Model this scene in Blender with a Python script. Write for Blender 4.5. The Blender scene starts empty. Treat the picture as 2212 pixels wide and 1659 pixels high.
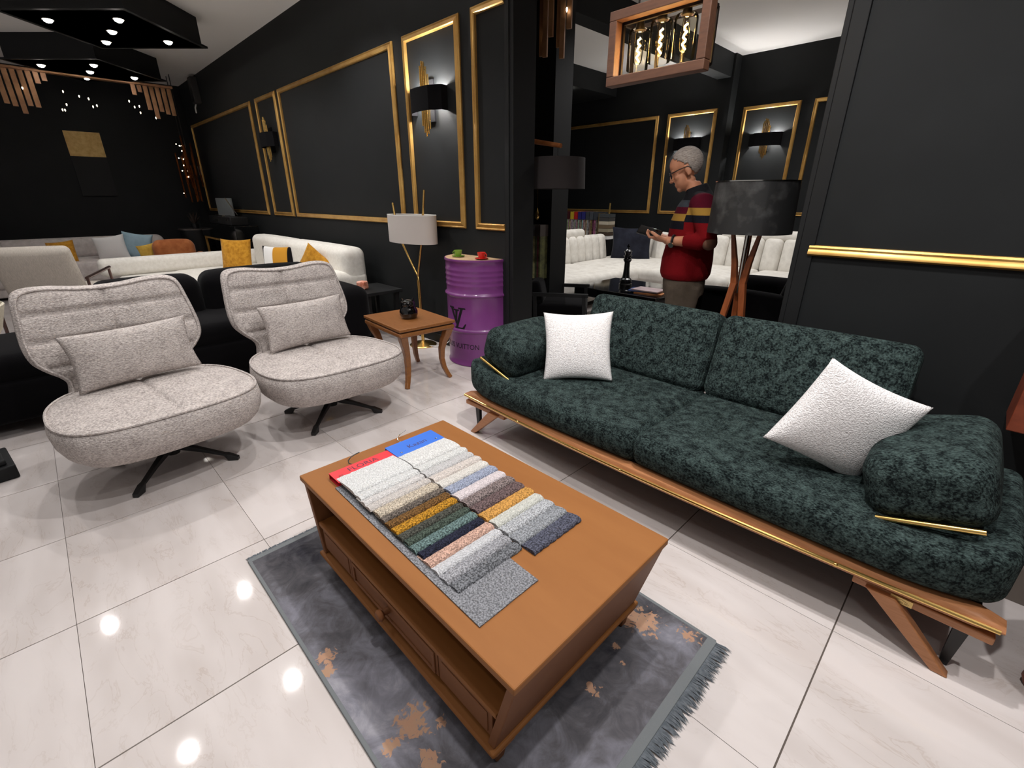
import bpy, bmesh, math, random
from math import sin, cos, pi, radians, sqrt, atan2, exp
from mathutils import Vector, Matrix, Euler
random.seed(7)
SC = bpy.context.scene
COL = SC.collection

# ------------------------------------------------------------------ camera
CAM_H = 1.3413
cd = bpy.data.cameras.new('camera')
cam = bpy.data.objects.new('camera', cd); COL.objects.link(cam)
cam.location = (0, 0, CAM_H)
cam.rotation_euler = (radians(90 - 22.017), 0, radians(45.397))
cd.sensor_fit = 'HORIZONTAL'; cd.sensor_width = 36.0
cd.lens = 996.58 / 2212 * 36.0
cd.clip_start = 0.02; cd.clip_end = 100
SC.camera = cam

# ------------------------------------------------------------------ world, exposure
w = bpy.data.worlds.new('world'); SC.world = w; w.use_nodes = True
bg = w.node_tree.nodes['Background']
bg.inputs[0].default_value = (1.0, 0.98, 0.97, 1); bg.inputs[1].default_value = 0.22
vs = SC.view_settings
vs.view_transform = 'Standard'; vs.look = 'None'; vs.exposure = 0.0; vs.gamma = 1.0
vs.use_curve_mapping = False
SC.cycles.max_bounces = 7; SC.cycles.diffuse_bounces = 3; SC.cycles.glossy_bounces = 3; SC.cycles.transparent_max_bounces = 10

CEIL = 3.24
SPOT_COL = (1.0, 0.98, 0.968)
# recessed ceiling spots, (x, y, z, watts): rows above the seating, the first few seen mirrored in the floor
SPOTS = [(-5.61, -.53, 2.95, 120), (-5.11, .65, 2.95, 130), (-3.61, .63, 2.95, 125), (-3.59, -.22, 2.95, 90),
         (-2.2, 1.2, 2.95, 95), (-.75, 1.45, 2.95, 260), (-.15, .55, 2.95, 225), (.75, 1.35, 2.95, 170),
         (-2.2, .1, 2.95, 60), (-4.6, 1.9, 2.95, 125), (-6.4, 1.5, 2.95, 140), (.2, -.6, 2.95, 45)]
BACK_SPOTS = [(-2.4, 5.2, 3.2, 270), (-4.3, 5.2, 3.2, 250), (-1.9, 6.4, 3.2, 170)]
def spot_light(x, y, z, watts, size=radians(150), r=.035):
    l = bpy.data.lights.new('spot_light', 'SPOT'); l.energy = watts; l.color = SPOT_COL
    l.spot_size = size; l.spot_blend = .9; l.shadow_soft_size = r
    o = bpy.data.objects.new('spot_light', l); COL.objects.link(o); o.location = (x, y, z)
    return o
for s in SPOTS + BACK_SPOTS:
    spot_light(s[0], s[1], s[2] - .03, s[3]*.52)

# ------------------------------------------------------------------ helpers
class MB:
    def __init__(s): s.v = []; s.f = []
    def add(s, v, f):
        o = len(s.v); s.v += [tuple(p) for p in v]; s.f += [tuple(i + o for i in q) for q in f]; return s
    def box(s, x0, y0, z0, x1, y1, z1):
        v = [(x0,y0,z0),(x1,y0,z0),(x1,y1,z0),(x0,y1,z0),(x0,y0,z1),(x1,y0,z1),(x1,y1,z1),(x0,y1,z1)]
        return s.add(v, [(3,2,1,0),(4,5,6,7),(0,1,5,4),(1,2,6,5),(2,3,7,6),(3,0,4,7)])
    def cbox(s, c, d):
        return s.box(c[0]-d[0]/2, c[1]-d[1]/2, c[2]-d[2]/2, c[0]+d[0]/2, c[1]+d[1]/2, c[2]+d[2]/2)
    def prism(s, poly, a, b, axis='z'):
        "poly: 2-D points; extruded from a to b along axis (counter-clockwise seen from +axis)"
        def m(p, t):
            return (p[0], p[1], t) if axis == 'z' else ((p[0], t, p[1]) if axis == 'y' else (t, p[0], p[1]))
        n = len(poly)
        v = [m(p, a) for p in poly] + [m(p, b) for p in poly]
        f = [tuple(range(n))[::-1], tuple(range(n, 2*n))] + [(i, (i+1) % n, n+(i+1) % n, n+i) for i in range(n)]
        return s.add(v, f)
    def tube(s, pts, r, n=8, closed=False, cap=True, sx=1.0, flat=None):
        pts = [Vector(p) for p in pts]; m = len(pts)
        rs = list(r) if isinstance(r, (list, tuple)) else [r]*m
        tan = []
        for i in range(m):
            a = pts[(i-1) % m] if (closed or i > 0) else pts[i]
            b = pts[(i+1) % m] if (closed or i < m-1) else pts[i]
            t = (b-a); tan.append(t.normalized() if t.length > 1e-9 else Vector((0,0,1)))
        ref = Vector((0,0,1)) if abs(tan[0].z) < .9 else Vector((0,1,0))
        if flat: ref = Vector(flat)
        u = (ref - tan[0]*ref.dot(tan[0])).normalized()
        v = []
        for i in range(m):
            u = (u - tan[i]*u.dot(tan[i]))
            u = u.normalized() if u.length > 1e-6 else tan[i].orthogonal().normalized()
            w2 = tan[i].cross(u)
            for k in range(n):
                a = 2*pi*k/n + (pi/4 if n == 4 else 0)
                v.append(pts[i] + rs[i]*(cos(a)*u + sin(a)*w2*sx))
        f = []
        for i in range(m if closed else m-1):
            j = (i+1) % m
            for k in range(n):
                f.append((i*n+k, i*n+(k+1) % n, j*n+(k+1) % n, j*n+k))
        if cap and not closed:
            f.append(tuple(range(n))[::-1]); f.append(tuple(range((m-1)*n, m*n)))
        return s.add(v, f)
    def cyl(s, p0, p1, r0, r1=None, n=16):
        return s.tube([p0, p1], [r0, r0 if r1 is None else r1], n)
    def lathe(s, prof, n=32, c=(0,0,0), a0=0.0, a1=2*pi, sx=1.0, sy=1.0):
        full = abs(a1-a0-2*pi) < 1e-6
        k = n if full else n+1
        v = []
        for (r, z) in prof:
            for i in range(k):
                a = a0+(a1-a0)*i/n
                v.append((c[0]+r*cos(a)*sx, c[1]+r*sin(a)*sy, c[2]+z))
        f = []
        for j in range(len(prof)-1):
            for i in range(n):
                i2 = (i+1) % k
                f.append((j*k+i, j*k+i2, (j+1)*k+i2, (j+1)*k+i))
        return s.add(v, f)
    def ball(s, c, r, n=16):
        rx, ry, rz = (r, r, r) if not isinstance(r, (tuple, list)) else r
        prof = [(max(1e-4, sin(pi*i/n)), -cos(pi*i/n)) for i in range(n+1)]
        o = len(s.v); s.lathe(prof, n*2)
        for i in range(o, len(s.v)):
            p = s.v[i]; s.v[i] = (c[0]+p[0]*rx, c[1]+p[1]*ry, c[2]+p[2]*rz)
        return s
    def rbox(s, c, d, r, puff=(0,0,0), m=8, k=3, fn=None):
        "rounded, puffed box"
        h = [x/2 for x in d]; r = min(r, min(h)*.999)
        ax = []
        for t in range(3):
            q = h[t]-r
            e = [q + r*math.tan(radians(45.0*i/k)) for i in range(1, k+1)]
            mid = [-q+2*q*i/m for i in range(m+1)]
            ax.append([-x for x in e[::-1]] + mid + e)
        N = [len(a)-1 for a in ax]; idx = {}; v = []; f = []
        def vid(i, j, l):
            key = (i, j, l)
            if key not in idx:
                p = [ax[0][i], ax[1][j], ax[2][l]]
                q = [max(-(h[t]-r), min(h[t]-r, p[t])) for t in range(3)]
                dd = [p[t]-q[t] for t in range(3)]; L = sqrt(sum(x*x for x in dd)) or 1
                p = [q[t]+dd[t]/L*r for t in range(3)]
                u = [p[t]/h[t] for t in range(3)]
                g = [max(0, 1-x*x) for x in u]
                p[0] += u[0]*puff[0]*sqrt(g[1]*g[2]); p[1] += u[1]*puff[1]*sqrt(g[0]*g[2]); p[2] += u[2]*puff[2]*sqrt(g[0]*g[1])
                if fn: p = fn(p)
                idx[key] = len(v); v.append((p[0]+c[0], p[1]+c[1], p[2]+c[2]))
            return idx[key]
        for i in range(N[0]):
            for j in range(N[1]):
                f.append((vid(i,j,0), vid(i,j+1,0), vid(i+1,j+1,0), vid(i+1,j,0)))
                f.append((vid(i,j,N[2]), vid(i+1,j,N[2]), vid(i+1,j+1,N[2]), vid(i,j+1,N[2])))
        for i in range(N[0]):
            for l in range(N[2]):
                f.append((vid(i,0,l), vid(i+1,0,l), vid(i+1,0,l+1), vid(i,0,l+1)))
                f.append((vid(i,N[1],l), vid(i,N[1],l+1), vid(i+1,N[1],l+1), vid(i+1,N[1],l)))
        for j in range(N[1]):
            for l in range(N[2]):
                f.append((vid(0,j,l), vid(0,j,l+1), vid(0,j+1,l+1), vid(0,j+1,l)))
                f.append((vid(N[0],j,l), vid(N[0],j+1,l), vid(N[0],j+1,l+1), vid(N[0],j,l+1)))
        return s.add(v, f)
    def xf(s, M, start=0):
        for i in range(start, len(s.v)): s.v[i] = tuple(M @ Vector(s.v[i]))
        return s
    def obj(s, name, mat, parent=None, smooth=True, ang=38, bevel=0, seg=2, loc=None, rot=None, fix=False):
        me = bpy.data.meshes.new(name); me.from_pydata(s.v, [], s.f); me.update()
        if fix:
            b = bmesh.new(); b.from_mesh(me); bmesh.ops.remove_doubles(b, verts=b.verts, dist=1e-5)
            bmesh.ops.recalc_face_normals(b, faces=b.faces); b.to_mesh(me); b.free()
        if smooth:
            me.shade_smooth()
            if ang < 179: me.set_sharp_from_angle(angle=radians(ang))
        o = bpy.data.objects.new(name, me); COL.objects.link(o)
        if mat: me.materials.append(mat)
        if parent: o.parent = parent
        if loc: o.location = loc
        if rot: o.rotation_euler = rot
        if bevel:
            md = o.modifiers.new('bevel', 'BEVEL'); md.width = bevel; md.segments = seg; md.limit_method = 'ANGLE'; md.angle_limit = radians(35)
        return o

def tag(o, label=None, cat=None, group=None, kind=None):
    if label: o['label'] = label
    if cat: o['category'] = cat
    if group: o['group'] = group
    if kind: o['kind'] = kind
    return o
def thing(name, label, cat, loc=(0,0,0), rotz=0.0, group=None):
    o = bpy.data.objects.new(name, None); COL.objects.link(o); o.empty_display_size = .05
    o.location = loc; o.rotation_euler = (0, 0, rotz)
    return tag(o, label, cat, group)
def struct(name, parent_loc=(0,0,0)):
    o = bpy.data.objects.new(name, None); COL.objects.link(o); o.location = parent_loc; o['kind'] = 'structure'; o.empty_display_size = .05
    return o
def copy_tree(o, parent=None):
    c = o.copy(); COL.objects.link(c); c.parent = parent
    for ch in list(o.children): copy_tree(ch, c)
    return c

# ------------------------------------------------------------------ materials
def lin(r, g, b):
    def f(c):
        c /= 255.0
        return c/12.92 if c <= .04045 else ((c+.055)/1.055)**2.4
    return (f(r), f(g), f(b), 1.0)
def new_mat(name):
    m = bpy.data.materials.new(name); m.use_nodes = True
    nt = m.node_tree; b = nt.nodes['Principled BSDF']
    return m, nt, b
def N(nt, t, **kw):
    n = nt.nodes.new(t)
    for k, v in kw.items(): setattr(n, k, v)
    return n
def mat(name, col, rough=.5, metal=0.0, spec=.5, col2=None, cs=20, cdet=4, lo=.35, hi=.65, stretch=(1,1,1),
        bump=None, bs=100, bdet=3, coat=0, sheen=0, alpha=None, emit=None, estr=0, rnd=False, patch=None, ps=4, pamt=.5):
    m, nt, b = new_mat(name); L = nt.links.new
    c1 = col if len(col) == 4 else (*col, 1)
    b.inputs['Base Color'].default_value = c1
    b.inputs['Roughness'].default_value = rough; b.inputs['Metallic'].default_value = metal
    b.inputs['Specular IOR Level'].default_value = spec
    if coat: b.inputs['Coat Weight'].default_value = coat; b.inputs['Coat Roughness'].default_value = .08
    if sheen: b.inputs['Sheen Weight'].default_value = sheen; b.inputs['Sheen Roughness'].default_value = .4
    if emit: m.cycles.emission_sampling = 'NONE'
    if emit: b.inputs['Emission Color'].default_value = (*emit[:3], 1); b.inputs['Emission Strength'].default_value = estr
    if col2 or bump:
        tc = N(nt, 'ShaderNodeTexCoord'); mp = N(nt, 'ShaderNodeMapping'); mp.inputs['Scale'].default_value = stretch
        src = tc.outputs['Object']
        if rnd:
            oi = N(nt, 'ShaderNodeObjectInfo'); ml = N(nt, 'ShaderNodeMath', operation='MULTIPLY'); ml.inputs[1].default_value = 37.0
            L(oi.outputs['Random'], ml.inputs[0]); va = N(nt, 'ShaderNodeVectorMath', operation='ADD')
            L(src, va.inputs[0]); L(ml.outputs[0], va.inputs[1]); src = va.outputs[0]
        L(src, mp.inputs['Vector'])
    if col2:
        nz = N(nt, 'ShaderNodeTexNoise'); nz.inputs['Scale'].default_value = cs; nz.inputs['Detail'].default_value = cdet; nz.inputs['Roughness'].default_value = .6
        L(mp.outputs[0], nz.inputs['Vector'])
        fac = nz.outputs['Fac']
        if patch:
            n2 = N(nt, 'ShaderNodeTexNoise'); n2.inputs['Scale'].default_value = ps; n2.inputs['Detail'].default_value = 3
            L(tc.outputs['Object'], n2.inputs['Vector'])
            mm = N(nt, 'ShaderNodeMix'); mm.inputs[0].default_value = pamt
            L(fac, mm.inputs[2]); L(n2.outputs['Fac'], mm.inputs[3]); fac = mm.outputs[0]
        mr = N(nt, 'ShaderNodeMapRange'); mr.inputs[1].default_value = lo; mr.inputs[2].default_value = hi
        L(fac, mr.inputs[0])
        mx = N(nt, 'ShaderNodeMix', data_type='RGBA')
        mx.inputs[6].default_value = c1; mx.inputs[7].default_value = col2 if len(col2) == 4 else (*col2, 1)
        L(mr.outputs[0], mx.inputs[0]); L(mx.outputs[2], b.inputs['Base Color'])
    if bump:
        nb = N(nt, 'ShaderNodeTexNoise'); nb.inputs['Scale'].default_value = bs; nb.inputs['Detail'].default_value = bdet
        L(mp.outputs[0], nb.inputs['Vector'])
        bm = N(nt, 'ShaderNodeBump'); bm.inputs['Strength'].default_value = bump; bm.inputs['Distance'].default_value = .006
        L(nb.outputs['Fac'], bm.inputs['Height']); L(bm.outputs[0], b.inputs['Normal'])
    return m

BLACKWALL = mat('black_wall_paint', lin(25,27,28), .65, col2=lin(22,24,25), cs=3, cdet=2, spec=.25)
BLACKTRIM = mat('black_trim_paint', lin(19,20,21), .6, spec=.3)
WHITECEIL = mat('ceiling_paint', lin(242,239,236), .9)
GROUT = mat('grout', lin(95,85,78), .9)
GOLDWOOD = mat('gilt_moulding', lin(212,170,98), .36, metal=.6, col2=lin(186,140,72), cs=5)
BRASS = mat('polished_brass', lin(236,196,118), .24, metal=1.0)
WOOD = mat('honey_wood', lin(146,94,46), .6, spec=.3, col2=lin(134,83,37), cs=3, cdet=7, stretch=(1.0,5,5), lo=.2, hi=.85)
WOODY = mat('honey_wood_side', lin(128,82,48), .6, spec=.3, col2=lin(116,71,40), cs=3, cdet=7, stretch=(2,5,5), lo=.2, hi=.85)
WALNUT = mat('walnut_wood', lin(178,122,82), .42, spec=.4, col2=lin(154,100,62), cs=6, cdet=6, stretch=(2,18,18), coat=.1, lo=.3, hi=.75)
SIDEWOOD = mat('side_table_wood', lin(150,98,52), .4, col2=lin(122,74,36), cs=5, cdet=6, stretch=(2,14,14), coat=.15, lo=.25, hi=.8)
BLACKMETAL = mat('black_metal', lin(18,18,19), .4)
BLACKGLOSS = mat('black_gloss', lin(10,10,11), .06, spec=.6, coat=.5)
BLACKFAB = mat('black_velvet', lin(12,11,13), .95, spec=.1, bump=.2, bs=250, sheen=.05)
GREEN = mat('green_chenille', lin(10,17,18), .9, spec=.12, col2=lin(86,104,101), cs=120, cdet=4, lo=.42, hi=.76, patch=1, ps=30, pamt=.36, bump=.6, bs=220, bdet=1.5, stretch=(1,2.0,1))
BOUCLE = mat('white_boucle', lin(251,248,247), .95, spec=.1, col2=lin(220,215,214), cs=150, cdet=3, lo=.38, hi=.66, bump=.7, bs=210, bdet=2)
CHAIRFAB = mat('taupe_plush', lin(210,201,196), .95, spec=.1, col2=lin(158,149,145), cs=95, cdet=4, lo=.40, hi=.62, bump=1.0, bs=120, bdet=2, stretch=(1,1,1.8), patch=1, ps=12, pamt=.2)
CREAM = mat('cream_boucle', lin(240,236,228), .95, spec=.1, col2=lin(228,223,214), cs=30, bump=.3, bs=160)
GREYSOFA = mat('light_grey_fabric', lin(206,198,194), .95, spec=.1, col2=lin(186,178,174), cs=16, bump=.2, bs=200)
MUSTARD = mat('mustard_velvet', lin(206,150,52), .85, spec=.1, col2=lin(160,106,26), cs=22, cdet=6, lo=.35, hi=.7, sheen=.2)
PLASTICW = mat('white_plastic', lin(235,235,232), .35)
# ------------------------------------------------------------------ the setting
def tile_material():
    m, nt, b = new_mat('polished_porcelain'); L = nt.links.new
    tc = N(nt, 'ShaderNodeTexCoord'); oi = N(nt, 'ShaderNodeObjectInfo')
    ml = N(nt, 'ShaderNodeMath', operation='MULTIPLY'); ml.inputs[1].default_value = 53.0
    L(oi.outputs['Random'], ml.inputs[0]); va = N(nt, 'ShaderNodeVectorMath', operation='ADD')
    L(tc.outputs['Object'], va.inputs[0]); L(ml.outputs[0], va.inputs[1])
    mp = N(nt, 'ShaderNodeMapping'); mp.inputs['Scale'].default_value = (1.0, 3.2, 1.0); mp.inputs['Rotation'].default_value = (0, 0, radians(18))
    L(va.outputs[0], mp.inputs['Vector'])
    n1 = N(nt, 'ShaderNodeTexNoise'); n1.inputs['Scale'].default_value = 3.0; n1.inputs['Detail'].default_value = 5; n1.inputs['Roughness'].default_value = .62; n1.inputs['Distortion'].default_value = .7
    L(mp.outputs[0], n1.inputs['Vector'])
    ab = N(nt, 'ShaderNodeMath', operation='SUBTRACT'); ab.inputs[1].default_value = .5; L(n1.outputs['Fac'], ab.inputs[0])
    a2 = N(nt, 'ShaderNodeMath', operation='ABSOLUTE'); L(ab.outputs[0], a2.inputs[0])
    mr = N(nt, 'ShaderNodeMapRange'); mr.inputs[1].default_value = 0; mr.inputs[2].default_value = .016; mr.inputs[3].default_value = .45; mr.inputs[4].default_value = 0
    L(a2.outputs[0], mr.inputs[0])
    n2 = N(nt, 'ShaderNodeTexNoise'); n2.inputs['Scale'].default_value = 2.2; n2.inputs['Detail'].default_value = 2; L(mp.outputs[0], n2.inputs['Vector'])
    cloud = N(nt, 'ShaderNodeMix', data_type='RGBA'); cloud.inputs[6].default_value = lin(214,206,203); cloud.inputs[7].default_value = lin(200,191,187)
    m2 = N(nt, 'ShaderNodeMapRange'); m2.inputs[1].default_value = .35; m2.inputs[2].default_value = .65; L(n2.outputs['Fac'], m2.inputs[0]); L(m2.outputs[0], cloud.inputs[0])
    gate = N(nt, 'ShaderNodeMath', operation='MULTIPLY'); L(mr.outputs[0], gate.inputs[0]); L(m2.outputs[0], gate.inputs[1])
    vein = N(nt, 'ShaderNodeMix', data_type='RGBA'); vein.inputs[7].default_value = lin(176,160,150)
    L(cloud.outputs[2], vein.inputs[6]); L(gate.outputs[0], vein.inputs[0]); L(vein.outputs[2], b.inputs['Base Color'])
    b.inputs['Roughness'].default_value = .055; b.inputs['Specular IOR Level'].default_value = .5
    return m
TILE = tile_material()
XL = -11.4      # far wall
WY = 2.60       # plane of the frame wall
OP0, OP1 = -2.63, -.67   # opening into the back room
floor = MB().box(XL-.2, -3.2, -.06, 3.0, 8.2, -.0035).obj('floor', GROUT, smooth=False); floor['kind'] = 'structure'
g = .0016
tm = MB().box(-.3+g, -.3+g, -.02, .3-g, .3-g, 0.0)
t0 = tm.obj('tile', TILE, floor, smooth=False)
X0, Y0 = -2.4505, -.2471
first = True
def tile(i, j):
    global first
    o = t0 if first else t0.copy()
    if not first: COL.objects.link(o); o.parent = floor
    first = False
    o.location = (X0+.6012*(i+.5), Y0+.5985*(j+.5), 0)
for j in range(-3, 5):
    for i in range(-15, 6):
        if j >= 3 and i < -11: continue
        if j == 4 and not (-5 <= i < 3): continue
        tile(i, j)
for j in range(5, 13):
    for i in range(-6, 3): tile(i, j)
rest = MB()
for j in range(-5, 13):
    for i in range(-15, 9):
        if (-3 <= j < 5 and i < 6) or (j >= 5 and -6 <= i < 3): continue
        x, y = X0+.6012*(i+.5), Y0+.5985*(j+.5)
        if x < XL or x > 2.9: continue
        rest.box(x-.3+g, y-.3+g, -.02, x+.3-g, y+.3-g, 0)
ro = rest.obj('far_tiles', TILE, floor, smooth=False); ro['kind'] = 'stuff'

def wall(name, *b):
    o = MB().box(*b).obj(name, BLACKWALL, smooth=False); o['kind'] = 'structure'; return o
wb = struct('wall_back')
MB().box(XL-.1, WY, 0, OP0, WY+.2, CEIL).obj('wall_section', BLACKWALL, wb, smooth=False)
MB().box(OP1, WY, 0, 3.0, WY+.2, CEIL).obj('wall_section', BLACKWALL, wb, smooth=False)
MB().box(OP0, WY, 2.86, OP1, WY+.2, CEIL).obj('lintel', BLACKWALL, wb, smooth=False)
# casing of the opening: stepped black boards
for x0, x1, y0, y1 in ((OP0-.004, OP0+.018, WY-.012, WY+.212), (OP0-.07, OP0-.004, WY-.012, WY), (OP0-.052, OP0-.02, WY-.02, WY-.012)):
    MB().box(x0, y0, 0, x1, y1, 2.86).obj('door_casing', BLACKTRIM, wb, smooth=False, bevel=.003)
for x0, x1, y0, y1 in ((OP1-.018, OP1+.004, WY-.012, WY+.212), (OP1+.004, OP1+.065, WY-.012, WY)):
    MB().box(x0, y0, 0, x1, y1, 2.86).obj('door_casing', BLACKTRIM, wb, smooth=False, bevel=.003)
wall('wall_left', XL-.2, -3.2, 0, XL, WY, CEIL)
wall('wall_right', 2.8, -3.2, 0, 3.0, 8.2, CEIL)
c = MB().box(XL-.2, -3.2, CEIL, 3.0, 8.2, CEIL+.1).obj('ceiling', WHITECEIL, smooth=False); c['kind'] = 'structure'
def base(name, *b):
    o = MB().box(*b).obj(name, BLACKTRIM, smooth=False, bevel=.004); o['kind'] = 'structure'
base('baseboard_back', XL, WY-.016, 0, OP0-.075, WY, .085)
base('baseboard_right', OP1+.07, WY-.016, 0, 2.8, WY, .085)
base('baseboard_left', XL, -3.2, 0, XL+.016, WY-.016, .085)
# back room
o = struct('wall_rear')
MB().box(-7.0, 7.75, 0, -3.32, 8.1, CEIL).obj('wall_section', BLACKWALL, o, smooth=False)
MB().box(-3.32, 7.95, 0, 3.0, 8.1, CEIL).obj('wall_section', BLACKWALL, o, smooth=False)
wall('wall_rear_left', -7.2, WY+.2, 0, -7.0, 8.1, CEIL)
wall('wall_partition', -4.3, 3.7, 0, -3.195, 3.95, CEIL).data.materials[0] = BLACKTRIM
o = MB().box(-3.56, WY+.2, 2.95, -3.35, 7.75, CEIL).obj('trim_beam', BLACKWALL, smooth=False, bevel=.004); o['kind'] = 'structure'
o = MB().box(-7.0, 3.95, 2.95, -5.3, 7.75, CEIL).obj('trim_soffit', BLACKWALL, smooth=False); o['kind'] = 'structure'

# gilt picture-rail frames: each frame of four mitred lengths
PROF = [(0,0),(.0,.012),(.008,.020),(.016,.016),(.030,.022),(.042,.026),(.048,.018),(.050,0)]   # (across, proud)
trimn = [0]
def gilt_frame(x0, x1, z0, z1, y, sides='lrtb', wscale=1.0):
    trimn[0] += 1
    root = struct('trim_%d' % trimn[0], (x0, y, z0))
    W, H = x1-x0, z1-z0
    def length(a, b, ia, ib):
        "moulding from corner a to b, ia/ib = inward direction"
        v = []; f = []; n = len(PROF)
        d = (Vector(b)-Vector(a)).normalized()
        for (P, sg) in ((a, 1), (b, -1)):
            for (t, h) in PROF:
                t *= wscale
                mi = t if (sg == 1 and ia) or (sg == -1 and ib) else 0
                q = Vector(P) + d*mi*sg + Vector((ix*t, 0, iz*t)); v.append((q.x, -h, q.z))
        for i in range(n-1): f.append((i, i+1, n+i+1, n+i))
        f.append(tuple(range(n))); f.append(tuple(range(n, 2*n))[::-1])
        return MB().add(v, f).obj('moulding', GOLDWOOD, root, fix=True, ang=30)
    if 't' in sides: ix, iz = 0, -1; length((0,0,H), (W,0,H), True, 'r' in sides)
    if 'b' in sides: ix, iz = 0, 1; length((0,0,0), (W,0,0), True, 'r' in sides)
    if 'l' in sides: ix, iz = 1, 0; length((0,0,0), (0,0,H), True, True)
    if 'r' in sides: ix, iz = -1, 0; length((W,0,0), (W,0,H), True, True)
    return root
FZ0, FZ1 = 1.10, 2.575
gilt_frame(-11.1, -7.79, FZ0, FZ1, WY)
gilt_frame(-7.58, -6.84, FZ0, FZ1, WY)
gilt_frame(-6.75, -4.09, FZ0, FZ1, WY)
gilt_frame(-3.93, -3.18, FZ0, FZ1, WY)
gilt_frame(-3.045, -2.70, FZ0, FZ1, WY, 'ltb')
for fr in [(-6.95, -4.44, 1.08, 2.575, 7.75), (-4.28, -3.48, 1.08, 2.575, 7.75), (-3.18, -2.41, 1.09, 2.575, 7.95), (-2.25, -.6, 1.09, 2.575, 7.95)]:
    gilt_frame(*fr)
# dado rail on the wall behind the green sofa
trimn[0] += 1
v = []; f = []
P2 = [(-.024,0),(-.026,.012),(-.018,.024),(-.006,.022),(.004,.014),(.012,.016),(.020,.012),(.022,0)]
for x in (-.625, 2.8):
    for t, h in P2: v.append((x, WY-h, 1.112+t))
n = len(P2)
for i in range(n-1): f.append((i, i+1, n+i+1, n+i))
f += [tuple(range(n)), tuple(range(n, 2*n))[::-1]]
o = MB().add(v, f).obj('trim_%d' % trimn[0], GOLDWOOD, fix=True, ang=30); o['kind'] = 'structure'

# ------------------------------------------------------------------ ceiling lights
LAMPGLOW = mat('spot_glow', (1,.95,.88), .5, emit=(1,.93,.84), estr=60)
SOCKET = mat('spot_ring', lin(200,195,190), .3, metal=.8)
def spot_parts(parent, x, y, z):
    r = MB().lathe([(.036,.0),(.046,-.004),(.05,0)], 20, (x, y, z)).obj('spot_ring', SOCKET, parent)
    MB().lathe([(.038,-.001),(.036,-.012),(.026,-.022),(.012,-.028),(.001,-.029)], 20, (x, y, z)).obj('bulb', LAMPGLOW, r)
def soffit(cx, cy, lab):
    t = thing('ceiling_panel', lab, 'ceiling panel', (cx, cy, 2.95), 0, 'black diamond ceiling panels')
    h = .82
    MB().prism([(h,0),(0,h),(-h,0),(0,-h)], 0, CEIL-2.951, 'z').obj('panel_body', BLACKTRIM, t, smooth=False)
    MB().prism([(h+.06,0),(0,h+.06),(-h-.06,0),(0,-h-.06)], -.0, .02, 'z').obj('panel_lip', BLACKTRIM, t, smooth=False)
    for dx, dy in ((0,0),(.49,0),(-.49,0),(0,.49),(0,-.49)):
        spot_parts(t, dx, dy, -.001)
        
        if (dx, dy) in ((0,0),(.49,0),(0,.49)): spot_light(cx+dx, cy+dy, 2.95-.03, 16)
soffit(-7.09, 1.13, 'black diamond-shaped ceiling panel with five spots, nearer to the camera')
soffit(-9.42, 1.13, 'black diamond-shaped ceiling panel with five spots, farther one above hanging gold bars')
for i, (x, y, z, e) in enumerate(SPOTS[:4]):
    t = thing('ceiling_spot', 'ceiling spotlight mirrored in the floor ' + ('farthest left, two tiles from the rug', "beside the rug's far left corner", "beside the middle of the rug's long edge", 'at the bottom edge of the picture')[i], 'spotlight', (x, y, z), 0, 'ceiling spots mirrored in the floor')
    MB().cyl((0,0,0), (0,0,CEIL-z), .05, n=16).obj('housing', BLACKMETAL, t)
    spot_parts(t, 0, 0, -.001)
t = thing('ceiling_spot', 'tiny lit ceiling spot in the black soffit above the fabric rack', 'spotlight', (-5.44, 6.65, 2.949))
spot_parts(t, 0, 0, 0)
# ------------------------------------------------------------------ text helper
def text_mesh(body, size, extrude=0.0, spacing=1.0, fontshear=0.0):
    "outline lettering as raw (verts, faces) in the xy plane, centred on x, baseline 0"
    cu = bpy.data.curves.new('lettering', 'FONT'); cu.body = body; cu.size = size; cu.align_x = 'CENTER'
    cu.extrude = extrude; cu.space_character = spacing; cu.shear = fontshear; cu.resolution_u = 4
    o = bpy.data.objects.new('lettering', cu); COL.objects.link(o)
    dg = bpy.context.evaluated_depsgraph_get(); dg.update()
    me = bpy.data.meshes.new_from_object(o.evaluated_get(dg))
    v = [tuple(x.co) for x in me.vertices]; f = [tuple(p.vertices) for p in me.polygons]
    bpy.data.objects.remove(o); bpy.data.curves.remove(cu); bpy.data.meshes.remove(me)
    return v, f

# ------------------------------------------------------------------ coffee table
ct = thing('coffee_table', 'honey-brown wooden coffee table with open shelf and drawer, on the grey rug', 'coffee table', (-1.012, .78, .009))
TZ = .391
MB().box(-.557, -.325, TZ-.022, .557, .325, TZ).obj('table_top', WOOD, ct, smooth=False, bevel=.004)
for s in (-1, 1):
    poly = [(.552*s, TZ-.022), (.528*s, TZ-.022), (.455*s, .088), (.479*s, .088)]
    if s < 0: poly = poly[::-1]
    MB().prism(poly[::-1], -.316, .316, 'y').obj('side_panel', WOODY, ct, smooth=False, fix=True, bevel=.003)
MB().box(-.484, -.312, .200, .484, .300, .216).obj('shelf', WOOD, ct, smooth=False, bevel=.002)
MB().prism([(-.455,.088),(.455,.088),(.528,TZ-.022),(-.528,TZ-.022)][::-1], .298, .314, 'y').obj('back_panel', WOODY, ct, smooth=False, fix=True)
MB().box(-.456, -.29, .088, .456, .298, .104).obj('bottom_panel', WOODY, ct, smooth=False)
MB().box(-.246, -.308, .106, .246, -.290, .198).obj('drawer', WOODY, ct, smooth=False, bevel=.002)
dr = ct.children[-1]
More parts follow.
